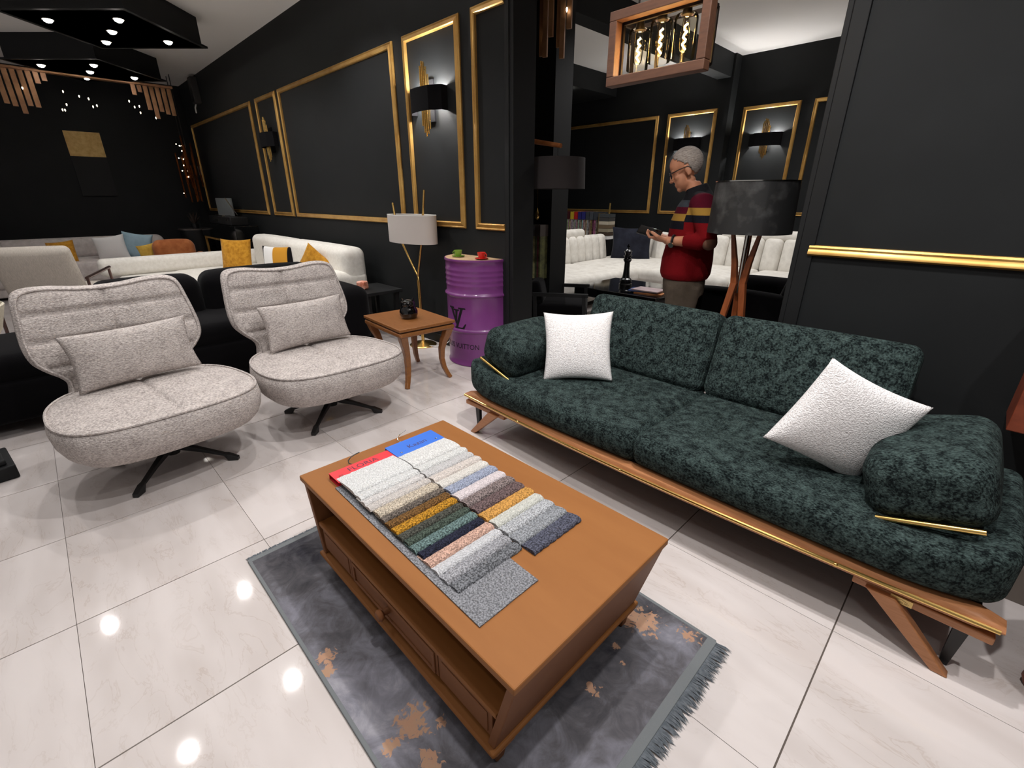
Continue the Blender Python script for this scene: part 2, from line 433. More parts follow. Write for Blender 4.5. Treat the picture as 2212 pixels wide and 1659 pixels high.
for b in ((-.236,-.313,.112,.236,-.307,.122),(-.236,-.313,.182,.236,-.307,.192),(-.236,-.313,.122,-.222,-.307,.182),(.222,-.313,.122,.236,-.307,.182)):
    MB().box(*b).obj('drawer_beading', WOODY, dr, smooth=False, bevel=.002)
MB().lathe([(.001,0),(.011,0),(.010,.012),(.009,.02),(.017,.026),(.019,.034),(.014,.041),(.001,.043)], 20).xf(Matrix.Rotation(radians(90), 4, 'X')).obj('knob', WOODY, dr, loc=(-.01,-.306,.152))
for x0, x1 in ((-.466,-.250),(.250,.466)):
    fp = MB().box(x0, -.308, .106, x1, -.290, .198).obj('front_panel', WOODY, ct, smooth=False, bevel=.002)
    MB().box(x0+.015, -.311, .118, x1-.015, -.307, .186).obj('raised_field', WOODY, fp, smooth=False, bevel=.003)
MB().box(-.489, -.328, .072, .489, .328, .088).obj('base_moulding', WOOD, ct, smooth=False, bevel=.006, seg=3)
for sx in (-1, 1):
    for sy in (-1, 1):
        v = []
        for z, a in ((0,.013),(.035,.017),(.058,.028),(.072,.034)):
            for dx, dy in ((-1,-1),(1,-1),(1,1),(-1,1)): v.append((.455*sx+dx*a, .284*sy+dy*a, z))
        f = [(3,2,1,0),(12,13,14,15)] + [(4*k+i, 4*k+(i+1)%4, 4*k+4+(i+1)%4, 4*k+4+i) for k in range(3) for i in range(4)]
        MB().add(v, f).obj('leg', WOODY, ct, smooth=False, bevel=.003)

# ------------------------------------------------------------------ rug
RUG_SPOTS = [(.52,.38,.085),(.47,.35,.06),(.66,.44,.05),(.715,.445,.03),(.538,.071,.03),(.557,.20,.022),(.509,.235,.022),(-.104,-.443,.05),(-.06,-.455,.04),(.248,-.36,.075),(.259,-.431,.035),(.358,-.377,.05),(.30,-.30,.03)]
def rug_material():
    m, nt, b = new_mat('smoky_rug'); L = nt.links.new
    tc = N(nt, 'ShaderNodeTexCoord')
    def noise(scale, det=5, dist=0, rough=.55, off=0):
        mp = N(nt, 'ShaderNodeMapping'); mp.inputs['Location'].default_value = (off, off*.7, 0); L(tc.outputs['Object'], mp.inputs['Vector'])
        n = N(nt, 'ShaderNodeTexNoise'); n.inputs['Scale'].default_value = scale; n.inputs['Detail'].default_value = det; n.inputs['Distortion'].default_value = dist; n.inputs['Roughness'].default_value = rough
        L(mp.outputs[0], n.inputs['Vector']); return n.outputs['Fac']
    big = noise(1.9, 6, .9); fine = noise(9, 7, 2.0, .65, 3)
    mx = N(nt, 'ShaderNodeMix'); mx.inputs[0].default_value = .3; L(big, mx.inputs[2]); L(fine, mx.inputs[3])
    cr = N(nt, 'ShaderNodeValToRGB'); e = cr.color_ramp.elements
    e[0].position = .34; e[0].color = lin(50,50,57); e[1].position = .70; e[1].color = lin(166,164,170)
    k = e.new(.47); k.color = lin(90,88,92); k = e.new(.57); k.color = lin(122,121,130)
    L(mx.outputs[0], cr.inputs[0])
    bl = noise(46, 5, .8, .6, 7)
    acc = None
    for (bx_, by_, br_) in RUG_SPOTS:
        vd = N(nt, 'ShaderNodeVectorMath', operation='DISTANCE'); vd.inputs[1].default_value = (bx_, by_, .008); L(tc.outputs['Object'], vd.inputs[0])
        mr = N(nt, 'ShaderNodeMapRange'); mr.inputs[1].default_value = br_*1.25; mr.inputs[2].default_value = br_*.25; L(vd.outputs['Value'], mr.inputs[0])
        if acc is None: acc = mr.outputs[0]
        else:
            mxm = N(nt, 'ShaderNodeMath', operation='MAXIMUM'); L(acc, mxm.inputs[0]); L(mr.outputs[0], mxm.inputs[1]); acc = mxm.outputs[0]
    hf = N(nt, 'ShaderNodeMath', operation='MULTIPLY'); hf.inputs[1].default_value = .42; L(acc, hf.inputs[0])
    sm = N(nt, 'ShaderNodeMath', operation='ADD'); L(hf.outputs[0], sm.inputs[0]); L(bl, sm.inputs[1])
    mm = N(nt, 'ShaderNodeMapRange'); mm.inputs[1].default_value = .79; mm.inputs[2].default_value = .84; L(sm.outputs[0], mm.inputs[0])
    tan = N(nt, 'ShaderNodeMix', data_type='RGBA'); tan.inputs[6].default_value = lin(178,128,104); tan.inputs[7].default_value = lin(164,142,118); L(fine, tan.inputs[0])
    out = N(nt, 'ShaderNodeMix', data_type='RGBA'); L(mm.outputs[0], out.inputs[0]); L(cr.outputs[0], out.inputs[6]); L(tan.outputs[2], out.inputs[7])
    L(out.outputs[2], b.inputs['Base Color']); b.inputs['Roughness'].default_value = .9; b.inputs['Specular IOR Level'].default_value = .2
    bp = N(nt, 'ShaderNodeBump'); bp.inputs['Strength'].default_value = .3; bp.inputs['Distance'].default_value = .002
    L(noise(160, 2), bp.inputs['Height']); L(bp.outputs[0], b.inputs['Normal'])
    return m
RUGTAPE = mat('rug_binding', lin(112,116,118), .9, bump=.3, bs=300)
FRINGE = mat('rug_fringe', lin(104,110,116), .95, col2=lin(78,84,90), cs=90)
rx0, rx1, ry0, ry1 = -1.755, -.300, .265, 1.222
rug = thing('rug', 'dark smoky grey rug with rust blotches and fringed ends under the coffee table', 'rug', ((rx0+rx1)/2, (ry0+ry1)/2, 0))
W2, D2 = (rx1-rx0)/2, (ry1-ry0)/2
MB().box(-W2, -D2, .001, W2, D2, .008).obj('pile', rug_material(), rug, smooth=False, bevel=.002)
for b in ((-W2,-D2-.006,.0005,W2,-D2+.006,.0092),(-W2,D2-.006,.0005,W2,D2+.006,.0092),(-W2-.004,-D2,.0005,-W2+.02,D2,.0094),(W2-.026,-D2,.0005,W2+.004,D2,.0094)):
    MB().box(*b).obj('binding', RUGTAPE, rug, smooth=False, bevel=.002)
for s, ln in ((-1, .022), (1, .052)):
    fr = MB(); y = -D2
    while y < D2:
        a = s*(W2+.003); dx = s*ln*random.uniform(.75, 1.05); dy = random.uniform(-.012, .012); wd = random.uniform(.0016, .003); z = random.uniform(.003, .008)
        fr.add([(a,y-wd,.006),(a,y+wd,.006),(a+dx*.55,y+dy*.4+wd,z+.002),(a+dx*.55,y+dy*.4-wd,z+.002),(a+dx,y+dy,.0015)], [(0,1,2,3),(3,2,4)])
        y += random.uniform(.0018, .0034)
    o = fr.obj('fringe', FRINGE, rug, smooth=False); o['kind'] = 'stuff'

# ------------------------------------------------------------------ fabric sample books on the table
TOPZ = .4005
def swatch_mat(i, c):
    r, g2, b2 = c
    k = .84 if (r+g2+b2) > 600 else (.66 if (r+g2+b2) > 430 else .5)
    return mat('swatch_%s' % i, lin(*c), .95, spec=.1, col2=lin(r*k, g2*k, b2*k), cs=210, cdet=3, lo=.40, hi=.60, bump=1.0, bs=240, bdet=2)
def sample_book(name, label, hx0, hx1, y0, y1, edges, cols, hmat, word, wsize, tx, ty, hookmat, hook, tailmat=None):
    t = thing(name, label, 'sample book', (hx0, y0, TOPZ))
    W = y1-y0; hz = .020
    b1 = MB().box(0, -.004, .0, hx1-hx0, W-.002, .0025).obj('back_board', hmat, t, smooth=False)
    b2 = MB().box(0, -.004, hz, hx1-hx0, W-.002, hz+.0025).obj('header_board', hmat, t, smooth=False, bevel=.0008)
    MB().box(.0, -.003, .0025, .004, W-.003, hz).obj('board_spine', hmat, t, smooth=False)
    v, f = text_mesh(word, wsize)
    if v:
        M = Matrix.Translation((tx, ty, hz+.0027)) @ Matrix.Rotation(radians(90), 4, 'Z')
        MB().add(v, f).xf(M).obj('lettering', mat('print_'+word, lin(70,40,60), .7), b2, smooth=False)
    MB().tube(hook, .0021, 8).obj('hook', hookmat, t)
    n = len(cols)
    for i, c in enumerate(cols):
        xa, xb = edges[i]-hx0, edges[i+1]-hx0
        zb = .0012+(n-1-i)*.0014
        L = xb-xa; k = min(1, L/.04)
        pr = [(xa-.03, zb-.001), (xa-.03, zb+.0005), (xa-.004, zb+.003), (xa+L*.3, zb+.0085), (xa+L*.62, zb+.0118), (xb-.008, zb+.0108), (xb-.0015, zb+.0062), (xb, zb+.0012), (xb-.003, zb-.001)]
        ny = 22; vv = []; ff = []; m = len(pr)
        j0, j1 = random.uniform(-.004, .003), random.uniform(-.003, .004)
        ph = random.uniform(0, 6)
        for q in range(ny+1):
            y = j0+(W-.005+j1-j0)*q/ny
            for x, z in pr:
                wv = .0011*sin(q*2.1+ph)+random.uniform(-.0006,.0006)
                vv.append((x+wv*(1 if x > xa else 0), y, z+(random.uniform(-.0005,.0005) if z > zb else 0)))
        for q in range(ny):
            for p in range(m):
                ff.append((q*m+p, q*m+(p+1) % m, (q+1)*m+(p+1) % m, (q+1)*m+p))
        ff += [tuple(range(m)), tuple(range(ny*m, ny*m+m))[::-1]]
        MB().add(vv, ff).obj('swatch', swatch_mat(word+str(i), c), t, fix=True, ang=60)
    return t
CHROME = mat('chrome', lin(225,222,215), .15, metal=1)
rhook = [(.005,.085,.010)]+[(-.022+.0-.0*k+.024*cos(a)*.9, .112+.026*sin(a), .006) for k, a in enumerate([radians(d) for d in (-60,-90,-130,-170,-210,-240)])]
rhook = [(.004,.104,.012),(-.012,.094,.012),(-.026,.086,.014),(-.040,.090,.018),(-.050,.106,.022),(-.052,.124,.026),(-.048,.142,.030)]
bhook = [(.004,.085,.012),(-.012,.078,.012),(-.028,.074,.014),(-.042,.080,.018),(-.052,.095,.023),(-.056,.112,.028),(-.056,.130,.033)]
red = mat('red_board', lin(214,40,52), .45); blue = mat('blue_board', lin(52,108,206), .45)
redcols = [(228,228,227),(222,222,221),(216,212,210),(208,201,196),(214,200,180),(126,116,108),(134,98,58),(208,150,52),(92,92,84),(86,98,88),(118,142,140),(50,52,70),(218,178,160),(206,206,209),(172,172,177),(132,134,139)]
red_edges = [-1.388,-1.280,-1.235,-1.201,-1.166,-1.120,-1.090,-1.055,-1.018,-.986,-.955,-.918,-.885,-.845,-.808,-.768,-.728]
rb = sample_book('fabric_sample_book', 'fabric sample book with red FLORIA header lying on the coffee table', -1.469, -1.385, .528, .762, red_edges, redcols, red, 'FLORIA', .036, .040, .115, BLACKMETAL, rhook)
# the long grey sheet under the red book and the small crest at its corner
GREYSW = swatch_mat('tail', (150,151,156))
v = []; f = []
n1, n2 = 30, 10
xs = [(-1.395+( -.618+1.395)*i/n1) for i in range(n1+1)]
for i, x in enumerate(xs):
    for j in range(n2+1):
        q = i/n1; y = .512-.010*q + (.205+.012*(1-q))*j/n2
        v.append((x+1.469+random.uniform(-.0006,.0006), y-.528, .0004)); 
k = n2+1
top = [(a, b2, c2+.0032+random.uniform(0,.0006)) for a, b2, c2 in v]
nv = len(v)
f = [(i*k+j, i*k+j+1, (i+1)*k+j+1, (i+1)*k+j) for i in range(n1) for j in range(n2)]
f2 = [tuple(q+nv for q in p) for p in f]
rim = [i*k for i in range(n1+1)] + [n1*k+j for j in range(1, n2+1)] + [i*k+n2 for i in range(n1-1, -1, -1)] + [j for j in range(n2-1, 0, -1)]
f3 = [(rim[i], rim[(i+1) % len(rim)], rim[(i+1) % len(rim)]+nv, rim[i]+nv) for i in range(len(rim))]
MB().add(v+top, [p[::-1] for p in f]+f2+f3).obj('backing_sheet', GREYSW, rb, fix=True, ang=60)
crest = MB()
crest.add(*text_mesh('es', .022)).xf(Matrix.Translation((.05,.022,.0229)) @ Matrix.Rotation(radians(90), 4, 'Z')).obj('crest', mat('print_crest', lin(120,60,40), .6), rb, smooth=False)
bluecols = [(228,227,225),(222,222,220),(204,202,202),(216,206,199),(222,217,210),(168,176,198),(218,207,209),(150,135,133),(124,104,104),(222,164,88),(206,206,198),(196,198,202),(160,163,168),(98,100,116)]
blue_edges = [-1.386,-1.285,-1.243,-1.200,-1.158,-1.112,-1.066,-1.020,-.975,-.928,-.882,-.838,-.790,-.740,-.686]
bb = sample_book('fabric_sample_book', 'fabric sample book with blue Kazan header lying on the coffee table', -1.490, -1.392, .766, .985, blue_edges, bluecols, blue, 'Kazan', .036, .070, .108, CHROME, bhook)
for y in (.025, .187):
    MB().lathe([(.002,.0),(.0045,.0006),(.005,0)], 12, (.078, y, .0226)).obj('eyelet', CHROME, bb)

# ------------------------------------------------------------------ green sofa
sf = thing('sofa', 'dark green chenille sofa with wooden plinth and brass trim by the black wall', 'sofa', (-.875, 1.95, 0))
HL = 1.175
def bow(x):   # front edge of the plinth: bowed forward in the middle, lifted at the ends
    q = (x/HL)**2
    return -.388+.048*q, .230-.004*q
def loft(secs, cap=True):
    n = len(secs[0]); v = [p for s in secs for p in s]
    f = [(k*n+i, k*n+(i+1) % n, (k+1)*n+(i+1) % n, (k+1)*n+i) for k in range(len(secs)-1) for i in range(n)]
    if cap: f += [tuple(range(n))[::-1], tuple(range((len(secs)-1)*n, len(secs)*n))]
    return MB().add(v, f)
secs = []
for i in range(41):
    x = -HL+2*HL*i/40; y, z = bow(x); e = min(1, (HL-abs(x))/.02+.25)
    h, d = .026*e, .058
    secs.append([(x,y+.006,z-h*.7),(x,y,z-h*.3),(x,y,z+h*.2),(x,y+.010,z+h*.8),(x,y+.03,z+h),(x,y+d,z+h),(x,y+d,z-h),(x,y+.02,z-h)])
loft(secs).obj('front_rail', WALNUT, sf, fix=True, ang=40)
MB().tube([(x, bow(x)[0]-.001, bow(x)[1]+.001) for x in [-HL+.01+2*(HL-.01)*i/50 for i in range(51)]], .0068, 8).obj('brass_strip', BRASS, sf)
for x in (-.68, -.03, .78):
    y, z = bow(x); MB().ball((x, y-.004, z+.001), .0075, 8).obj('brass_screw', BRASS, sf)
MB().box(-1.12, -.32, .185, 1.12, .36, .25).obj('seat_frame', mat('sofa_underside', lin(60,40,28), .8), sf, smooth=False)
MB().box(-1.15, .34, .20, 1.15, .39, .26).obj('back_rail', WALNUT, sf, smooth=False, bevel=.006)
for s in (-1, 1):
    MB().box(min(s*.83, s*1.165), -.335, .168, max(s*.83, s*1.165), -.300, .195).obj('lower_bar', WALNUT, sf, smooth=False, bevel=.004)
    for y in (-.352, .30):
        MB().prism([(s*.865,.185),(s*.945,.185),(s*1.115,.0),(s*1.075,.0)] if s > 0 else [(s*.945,.185),(s*.865,.185),(s*1.075,0),(s*1.115,0)], y, y+.036, 'y').obj('leg', WALNUT, sf, smooth=False, fix=True, bevel=.004)
        MB().prism([(s*1.085,.19),(s*1.125,.19),(s*1.108,.0),(s*1.088,.0)] if s > 0 else [(s*1.125,.19),(s*1.085,.19),(s*1.088,0),(s*1.108,0)], y+.055, y+.075, 'y').obj('steel_leg', BLACKMETAL, sf, smooth=False, fix=True)
# seat cushions: two, ends turned up and rounded back
def seat_fn(cx, s):
    def fn(p):
        X = p[0]+cx; a = max(0, (abs(X)-.80)/.40); 
        z = p[2]
        z += (.075 if z > 0 else .004)*a*a
        y = p[1]
        if y < 0: y += .10*a**3*abs(y)/.39
        else: y -= .12*a**3*abs(y)/.39
        # front face bulges at mid height and tucks in at the rail
        if p[1] < -.3: y += .018*max(0, -p[2]/.075)
        # soft tufting dents along the middle
        if p[2] > .03:
            for bx in (-.30, .30):
                for by in (-.05,):
                    z -= .016*exp(-(((p[0]-bx)/.07)**2+((p[1]-by)/.09)**2))
            z -= .004*exp(-((p[1]+.30)/.02)**2)
        return [p[0], y, z]
    return fn
for s in (-1, 1):
    cx = s*.5745
    cu = MB().rbox((cx, .0, .328), (1.165, .735, .150), .045, (.0, .012, .020), m=26, k=4, fn=seat_fn(cx, s)).obj('seat_cushion', GREEN, sf, ang=180)
    MB().tube([(s*(.03+1.06*i/30), -.338+.10*max(0, ((.03+1.06*i/30)-.80)/.40)**3, .402+.075*max(0, ((.03+1.06*i/30)-.80)/.40)**2) for i in range(31)], .004, 6).obj('seam_welt', GREEN, cu)
for s in (-1, 1):
    def back_fn(p):
        z = p[2]; x = p[0]
        y = p[1]
        if abs(z) > .12: pass
        return [x, y, z]
    bk = MB().rbox((0, 0, 0), (.778, .165, .42), .045, (.004, .024, .006), m=16, k=4, fn=back_fn)
    bo = bk.obj('back_cushion', GREEN, sf, ang=180, loc=(s*.396, .405, .580), rot=(radians(-20), 0, 0))
    loopp = []
    hx, hz, rr = .383, .203, .05
    for (qx, qz, a0) in ((hx-rr, hz-rr, 0), (-(hx-rr), hz-rr, 90), (-(hx-rr), -(hz-rr), 180), (hx-rr, -(hz-rr), 270)):
        for k in range(7):
            a = radians(a0+15*k); loopp.append((qx+rr*cos(a), -.066, qz+rr*sin(a)))
    MB().tube(loopp, .0055, 6, closed=True).obj('piping', GREEN, bo)
    def arm_fn(p):
        return [p[0], p[1]+.02*p[0]*s, p[2]*(1+.0*p[1])]
    ao = MB().rbox((0,0,0), (.30, .48, .205), .06, (.006,.010,.014), m=10, k=4, fn=arm_fn).obj('arm_bolster', GREEN, sf, ang=180, loc=(s*.918, -.045, .528), rot=(0, radians(-18*s), 0))
    MB().tube([(-.12, -.250, -.090), (.125, -.250, -.090)], .0085, 10).obj('brass_bar', BRASS, ao)
# maker's plate on the lower bar at the right end
pl = MB().box(.930, -.3385, .171, .985, -.335, .193).obj('maker_plate', mat('brass_plate', lin(222,190,120), .35, metal=.4), sf, smooth=False)
DARKPRINT = mat('plate_print', lin(60,40,20), .7)
MB().add(*text_mesh('ROMEA PET', .0075)).xf(Matrix.Translation((.958,-.3388,.1745)) @ Matrix.Rotation(radians(90), 4, 'X')).obj('lettering', DARKPRINT, pl, smooth=False)
MB().tube([(.943,-.3388,.1825),(.952,-.3388,.1865),(.958,-.3388,.1875),(.966,-.3388,.1850),(.974,-.3388,.1825)], .0004, 5).obj('roof_mark', DARKPRINT, pl)

# ------------------------------------------------------------------ pillows
def pillow(name, label, w, h, t, M, material, group=None, pinch=.09, res=26, wr=0.0, part=None, pw=.42):
    mb = MB(); top = []; bot = []
    n = res; v = []; idx = {}
    def pt(u, v_, sg):
        e = max(0, (1-u*u)*(1-v_*v_))**pw
        x = w/2*u*(1-pinch*(1-v_*v_)*abs(u)**2); z = h/2*v_*(1-pinch*(1-u*u)*abs(v_)**2)
        y = sg*t/2*e + (wr*sin(7*u+5*v_)*e)
        return (x, y, z)
    us = [-cos(pi*i/n) for i in range(n+1)]
    us = [.5*a+.5*(-1+2*i/n) for i, a in enumerate(us)]
    V = []; F = []
    for sg in (-1, 1):
        for i in range(n+1):
            for j in range(n+1):
                V.append(pt(us[i], us[j], sg))
    K = n+1; O2 = K*K
    for i in range(n):
        for j in range(n):
            a = (i*K+j, (i+1)*K+j, (i+1)*K+j+1, i*K+j+1)
            F.append(a); F.append(tuple(O2+q for q in a[::-1]))
    mb.add(V, F)
    o = mb.obj(name, material, fix=True, ang=180)
    o.matrix_world = M
    tag(o, label, 'pillow', group)
    return o
def frame(c, ex, up):
    "matrix with local x along ex, local z close to up, local y = facing away"
    ex = Vector(ex).normalized(); up = Vector(up); ez = (up-ex*up.dot(ex)).normalized(); ey = ez.cross(ex)
    M = Matrix.Identity(4)
    for i in range(3): M[i][0] = ex[i]; M[i][1] = ey[i]; M[i][2] = ez[i]; M[i][3] = c[i]
    return M
pillow('throw_pillow', 'white boucle pillow standing upright at the left end of the green sofa', .375, .375, .14,
       frame((-1.455, 1.935, .592), (.80, .59, .05), (-.22, .28, .93)), BOUCLE)
pillow('throw_pillow', 'white boucle pillow tilted on its corner against the right arm of the green sofa', .362, .362, .14,
       frame((-.215, 1.835, .610), (.774, .483, -.41), (.378, .166, .911)), BOUCLE)
# ------------------------------------------------------------------ swivel lounge chairs (facing local +x)
def interp(tab, t):
    for (a, va), (b, vb) in zip(tab, tab[1:]):
        if t <= b:
            q = (t-a)/(b-a) if b > a else 0; q = max(0, min(1, q)); return va+(vb-va)*q
    return tab[-1][1]
def smooth_closed(pts, n):
    "closed Catmull-Rom through pts, n samples"
    m = len(pts); out = []
    for i in range(n):
        s = i*m/n; k = int(s); t = s-k
        p = [Vector(pts[(k+d) % m]) for d in (-1, 0, 1, 2)]
        out.append(.5*((2*p[1])+(-p[0]+p[2])*t+(2*p[0]-5*p[1]+4*p[2]-p[3])*t*t+(-p[0]+3*p[1]-3*p[2]+p[3])*t**3))
    return out
def make_chair():
    root = thing('swivel_chair', '', 'chair')
    # back: outline in (y, z), thickness along the tilted x
    half = [(0,.898),(.10,.903),(.20,.917),(.285,.920),(.338,.905),(.360,.865),(.372,.79),(.382,.71),(.386,.64),(.374,.575),(.335,.522),(.292,.480),(.275,.44),(.285,.36),(.200,.335),(0,.330)]
    out = [(y, z) for y, z in half] + [(-y, z) for y, z in half[-2:0:-1]]
    NA, NR = 132, 26
    ol = smooth_closed([(a, b, 0) for a, b in out], NA)
    c = Vector((0, .66, 0))
    def X(y, z):      # middle surface of the back: leaning away, sides wrapping forward
        return -.385 - .235*max(0, (z-.36))/.58 + .30*y*y + .03*((z-.36)/.58)
    def groove(y, z):
        d = 0
        for zg in (.795+.02*abs(y), .665+.015*abs(y), .54):
            d += .018*exp(-((z-zg)/.012)**2)*(1 if abs(y) < .36 else 0)
        d += .013*exp(-(y/.010)**2)*(1 if z > .40 else 0) + .012*exp(-(y/.05)**2-((z-.80)/.06)**2) + .012*exp(-(y/.05)**2-((z-.665)/.06)**2)
        return d
    v = []; f = []
    for side in (1, -1):
        for r in range(NR+1):
            q = r/NR; q = 1-(1-q)**1.5
            for k in range(NA):
                p = c+(ol[k]-c)*q; y, z = p.x, p.y
                th = .052*(max(0, 1-q**7))**.5 + .012
                if r == NR: th = .018
                x = X(y, z) + (th-groove(y, z)*(1 if q < .93 else 0) if side > 0 else -th)
                v.append((x, y, z))
    o2 = (NR+1)*NA
    for r in range(NR):
        for k in range(NA):
            k2 = (k+1) % NA
            f.append((r*NA+k, r*NA+k2, (r+1)*NA+k2, (r+1)*NA+k)[::-1])
            f.append((o2+r*NA+k, o2+r*NA+k2, o2+(r+1)*NA+k2, o2+(r+1)*NA+k))
    for k in range(NA):
        k2 = (k+1) % NA; f.append((NR*NA+k, NR*NA+k2, o2+NR*NA+k2, o2+NR*NA+k)[::-1])
    b = MB().add(v, f).obj('backrest', CHAIRFAB, root, fix=True, ang=180)
    MB().tube([(X(p.x*.955, c.y+(p.y-c.y)*.955)+.047, p.x*.955, c.y+(p.y-c.y)*.955) for p in ol[::2]], .0055, 6, closed=True).obj('piping', CHAIRFAB, b)
    # seat: outline in (x, y)
    so = [(.422,0),(.418,.13),(.394,.255),(.325,.352),(.19,.402),(.02,.410),(-.16,.385),(-.30,.315),(-.378,.19),(-.40,0)]
    so = so + [(x, -y) for x, y in so[-2:0:-1]]
    sl = smooth_closed([(a, b2, 0) for a, b2 in so], NA)
    v = []; f = []
    rings = []
    c = Vector((0, 0, 0))
    def gr(x, y):
        d = .014*exp(-(y/.012)**2)
        for xg in (-.12, .02, .16): d += .013*exp(-((x-xg+.12*abs(y))/.014)**2)*exp(-(y/.24)**4)
        d += .010*exp(-(y/.06)**2-((x-.02)/.06)**2)+.008*exp(-((abs(y)-.2)/.05)**2-((x-.05)/.05)**2)
        return d
    nr = 22
    for r in range(nr+1):
        q = r/nr
        ring = []
        for k in range(NA):
            p = sl[k]*q; z = .418+.022*(1-q**2.5)+.018*(p.x/.43)*(1 if p.x > 0 else .6)
            ring.append((p.x, p.y, z-(gr(p.x, p.y) if q < .95 else .006*(q-.94)/.06)))
        rings.append(ring)
    for q, dz in ((1.03,.02),(1.045,.06),(1.03,.11),(.985,.155),(.91,.19),(.78,.212),(.5,.225),(.0,.228)):
        rings.append([(p.x*q, p.y*q, .418+.018*(p.x/.43)*(1 if p.x > 0 else .6)*q-dz) for p in sl])
    v = [p for R in rings for p in R]
    f = [(r*NA+k, r*NA+(k+1) % NA, (r+1)*NA+(k+1) % NA, (r+1)*NA+k)[::-1] for r in range(len(rings)-1) for k in range(NA)]
    s = MB().add(v, f).obj('seat', CHAIRFAB, root, fix=True, ang=180)
    MB().tube([(p.x*1.012, p.y*1.012, .414+.018*(p.x/.43)*(1 if p.x > 0 else .6)) for p in sl[::2]], .0065, 6, closed=True).obj('piping', CHAIRFAB, s)
    hub = MB().lathe([(.001,.20),(.045,.20),(.04,.11),(.03,.06),(.001,.05)], 24).obj('pedestal', BLACKMETAL, root)
    MB().lathe([(.001,.205),(.14,.205),(.14,.19),(.001,.185)], 24).obj('swivel_plate', BLACKMETAL, hub)
    for a in (46, 134, 226, 314):
        ca, sa = cos(radians(a)), sin(radians(a))
        mb = MB()
        secs = []
        for q, wd, z0, z1 in ((.03,.017,.085,.120),(.15,.013,.060,.082),(.255,.011,.030,.046),(.275,.015,.0,.042),(.325,.013,.0,.020)):
            secs.append([(q,-wd,z0),(q,wd,z0),(q,wd,z1),(q,-wd,z1)])
        n = 4; vv = [p for S in secs for p in S]
        ff = [(k*n+i, k*n+(i+1) % n, (k+1)*n+(i+1) % n, (k+1)*n+i) for k in range(len(secs)-1) for i in range(n)] + [(0,3,2,1)[::1], tuple(range((len(secs)-1)*n, len(secs)*n))]
        mb.add(vv, ff).xf(Matrix.Rotation(radians(a), 4, 'Z')).obj('leg', BLACKMETAL, root, smooth=False, fix=True, bevel=.003)
    return root
ch = make_chair()
CH1 = (-2.835, .225, 0); CH2 = (-2.835, 1.115, 0)
ch.location = CH1; ch.rotation_euler = (0, 0, radians(5)); ch['group'] = 'taupe swivel chairs'
ch['label'] = 'taupe plush swivel lounge chair nearest the camera, left of the coffee table'
ch2 = copy_tree(ch); ch2.location = CH2; ch2.rotation_euler = (0, 0, radians(0))
ch2['label'] = 'taupe plush swivel lounge chair standing beside the wooden side table'
for (c, lab, rz) in ((CH1, 'taupe lumbar pillow on the swivel chair nearest the camera', 5), (CH2, 'taupe lumbar pillow on the swivel chair beside the side table', 0)):
    M = Matrix.Translation(c) @ Matrix.Rotation(radians(rz), 4, 'Z') @ frame((-.235, .01, .578), (-.02, 1, .02), (-.26, 0, 1))
    pillow('lumbar_pillow', lab, .55, .29, .15, M, CHAIRFAB, 'lumbar pillows on the swivel chairs', pinch=.07)

# ------------------------------------------------------------------ side table with owl
st = thing('side_table', 'square wooden side table with curved sabre legs beside the purple drum', 'side table', (-3.085, 1.905, 0), radians(-4))
MB().box(-.30, -.235, .450, .30, .235, .472).obj('table_top', SIDEWOOD, st, smooth=False, bevel=.004)
MB().box(-.285, -.222, .440, .285, .222, .450).obj('shadow_gap', mat('dark_gap', lin(70,44,24), .6), st, smooth=False)
MB().box(-.298, -.233, .405, .298, .233, .440).obj('apron', SIDEWOOD, st, smooth=False, bevel=.012, seg=3)
for sx in (-1, 1):
    for sy in (-1, 1):
        pts = []; rs = []
        for z, o, r in ((.42,0,.042),(.37,-.012,.038),(.31,-.032,.033),(.24,-.046,.029),(.16,-.048,.026),(.09,-.038,.024),(.04,-.022,.022),(0,-.004,.021)):
            pts.append((sx*(.262+o), sy*(.198+o), z)); rs.append(r)
        MB().tube(pts, rs, 4, flat=(1,0,0)).obj('leg', SIDEWOOD, st, smooth=False, fix=True, bevel=.004)
ow = thing('owl_ornament', 'glossy black ceramic owl ornament on the wooden side table', 'ornament', (-3.065, 1.90, .472), radians(58))
MB().lathe([(.001,0),(.045,0),(.062,.012),(.070,.035),(.068,.060),(.058,.082),(.052,.096),(.054,.112),(.052,.128),(.040,.140),(.018,.146),(.001,.147)], 36).obj('body', BLACKGLOSS, ow, ang=180)
for s in (-1, 1):
    e = MB().tube([(.018*cos(a), 0, .018*sin(a)) for a in [2*pi*k/20 for k in range(20)]], .004, 6, closed=True).obj('eye_ring', BLACKGLOSS, ow, loc=(s*.024, -.048, .120), rot=(radians(-12), 0, radians(22*s)))
    MB().ball((0,0,0), (.013,.006,.013), 10).obj('pupil', BLACKGLOSS, e)
    MB().cyl((s*.034,-.004,.132), (s*.044,-.006,.160), .014, .003, 10).obj('ear_tuft', BLACKGLOSS, ow)
MB().cyl((0,-.054,.112), (0,-.064,.098), .008, .002, 10).obj('beak', BLACKGLOSS, ow)

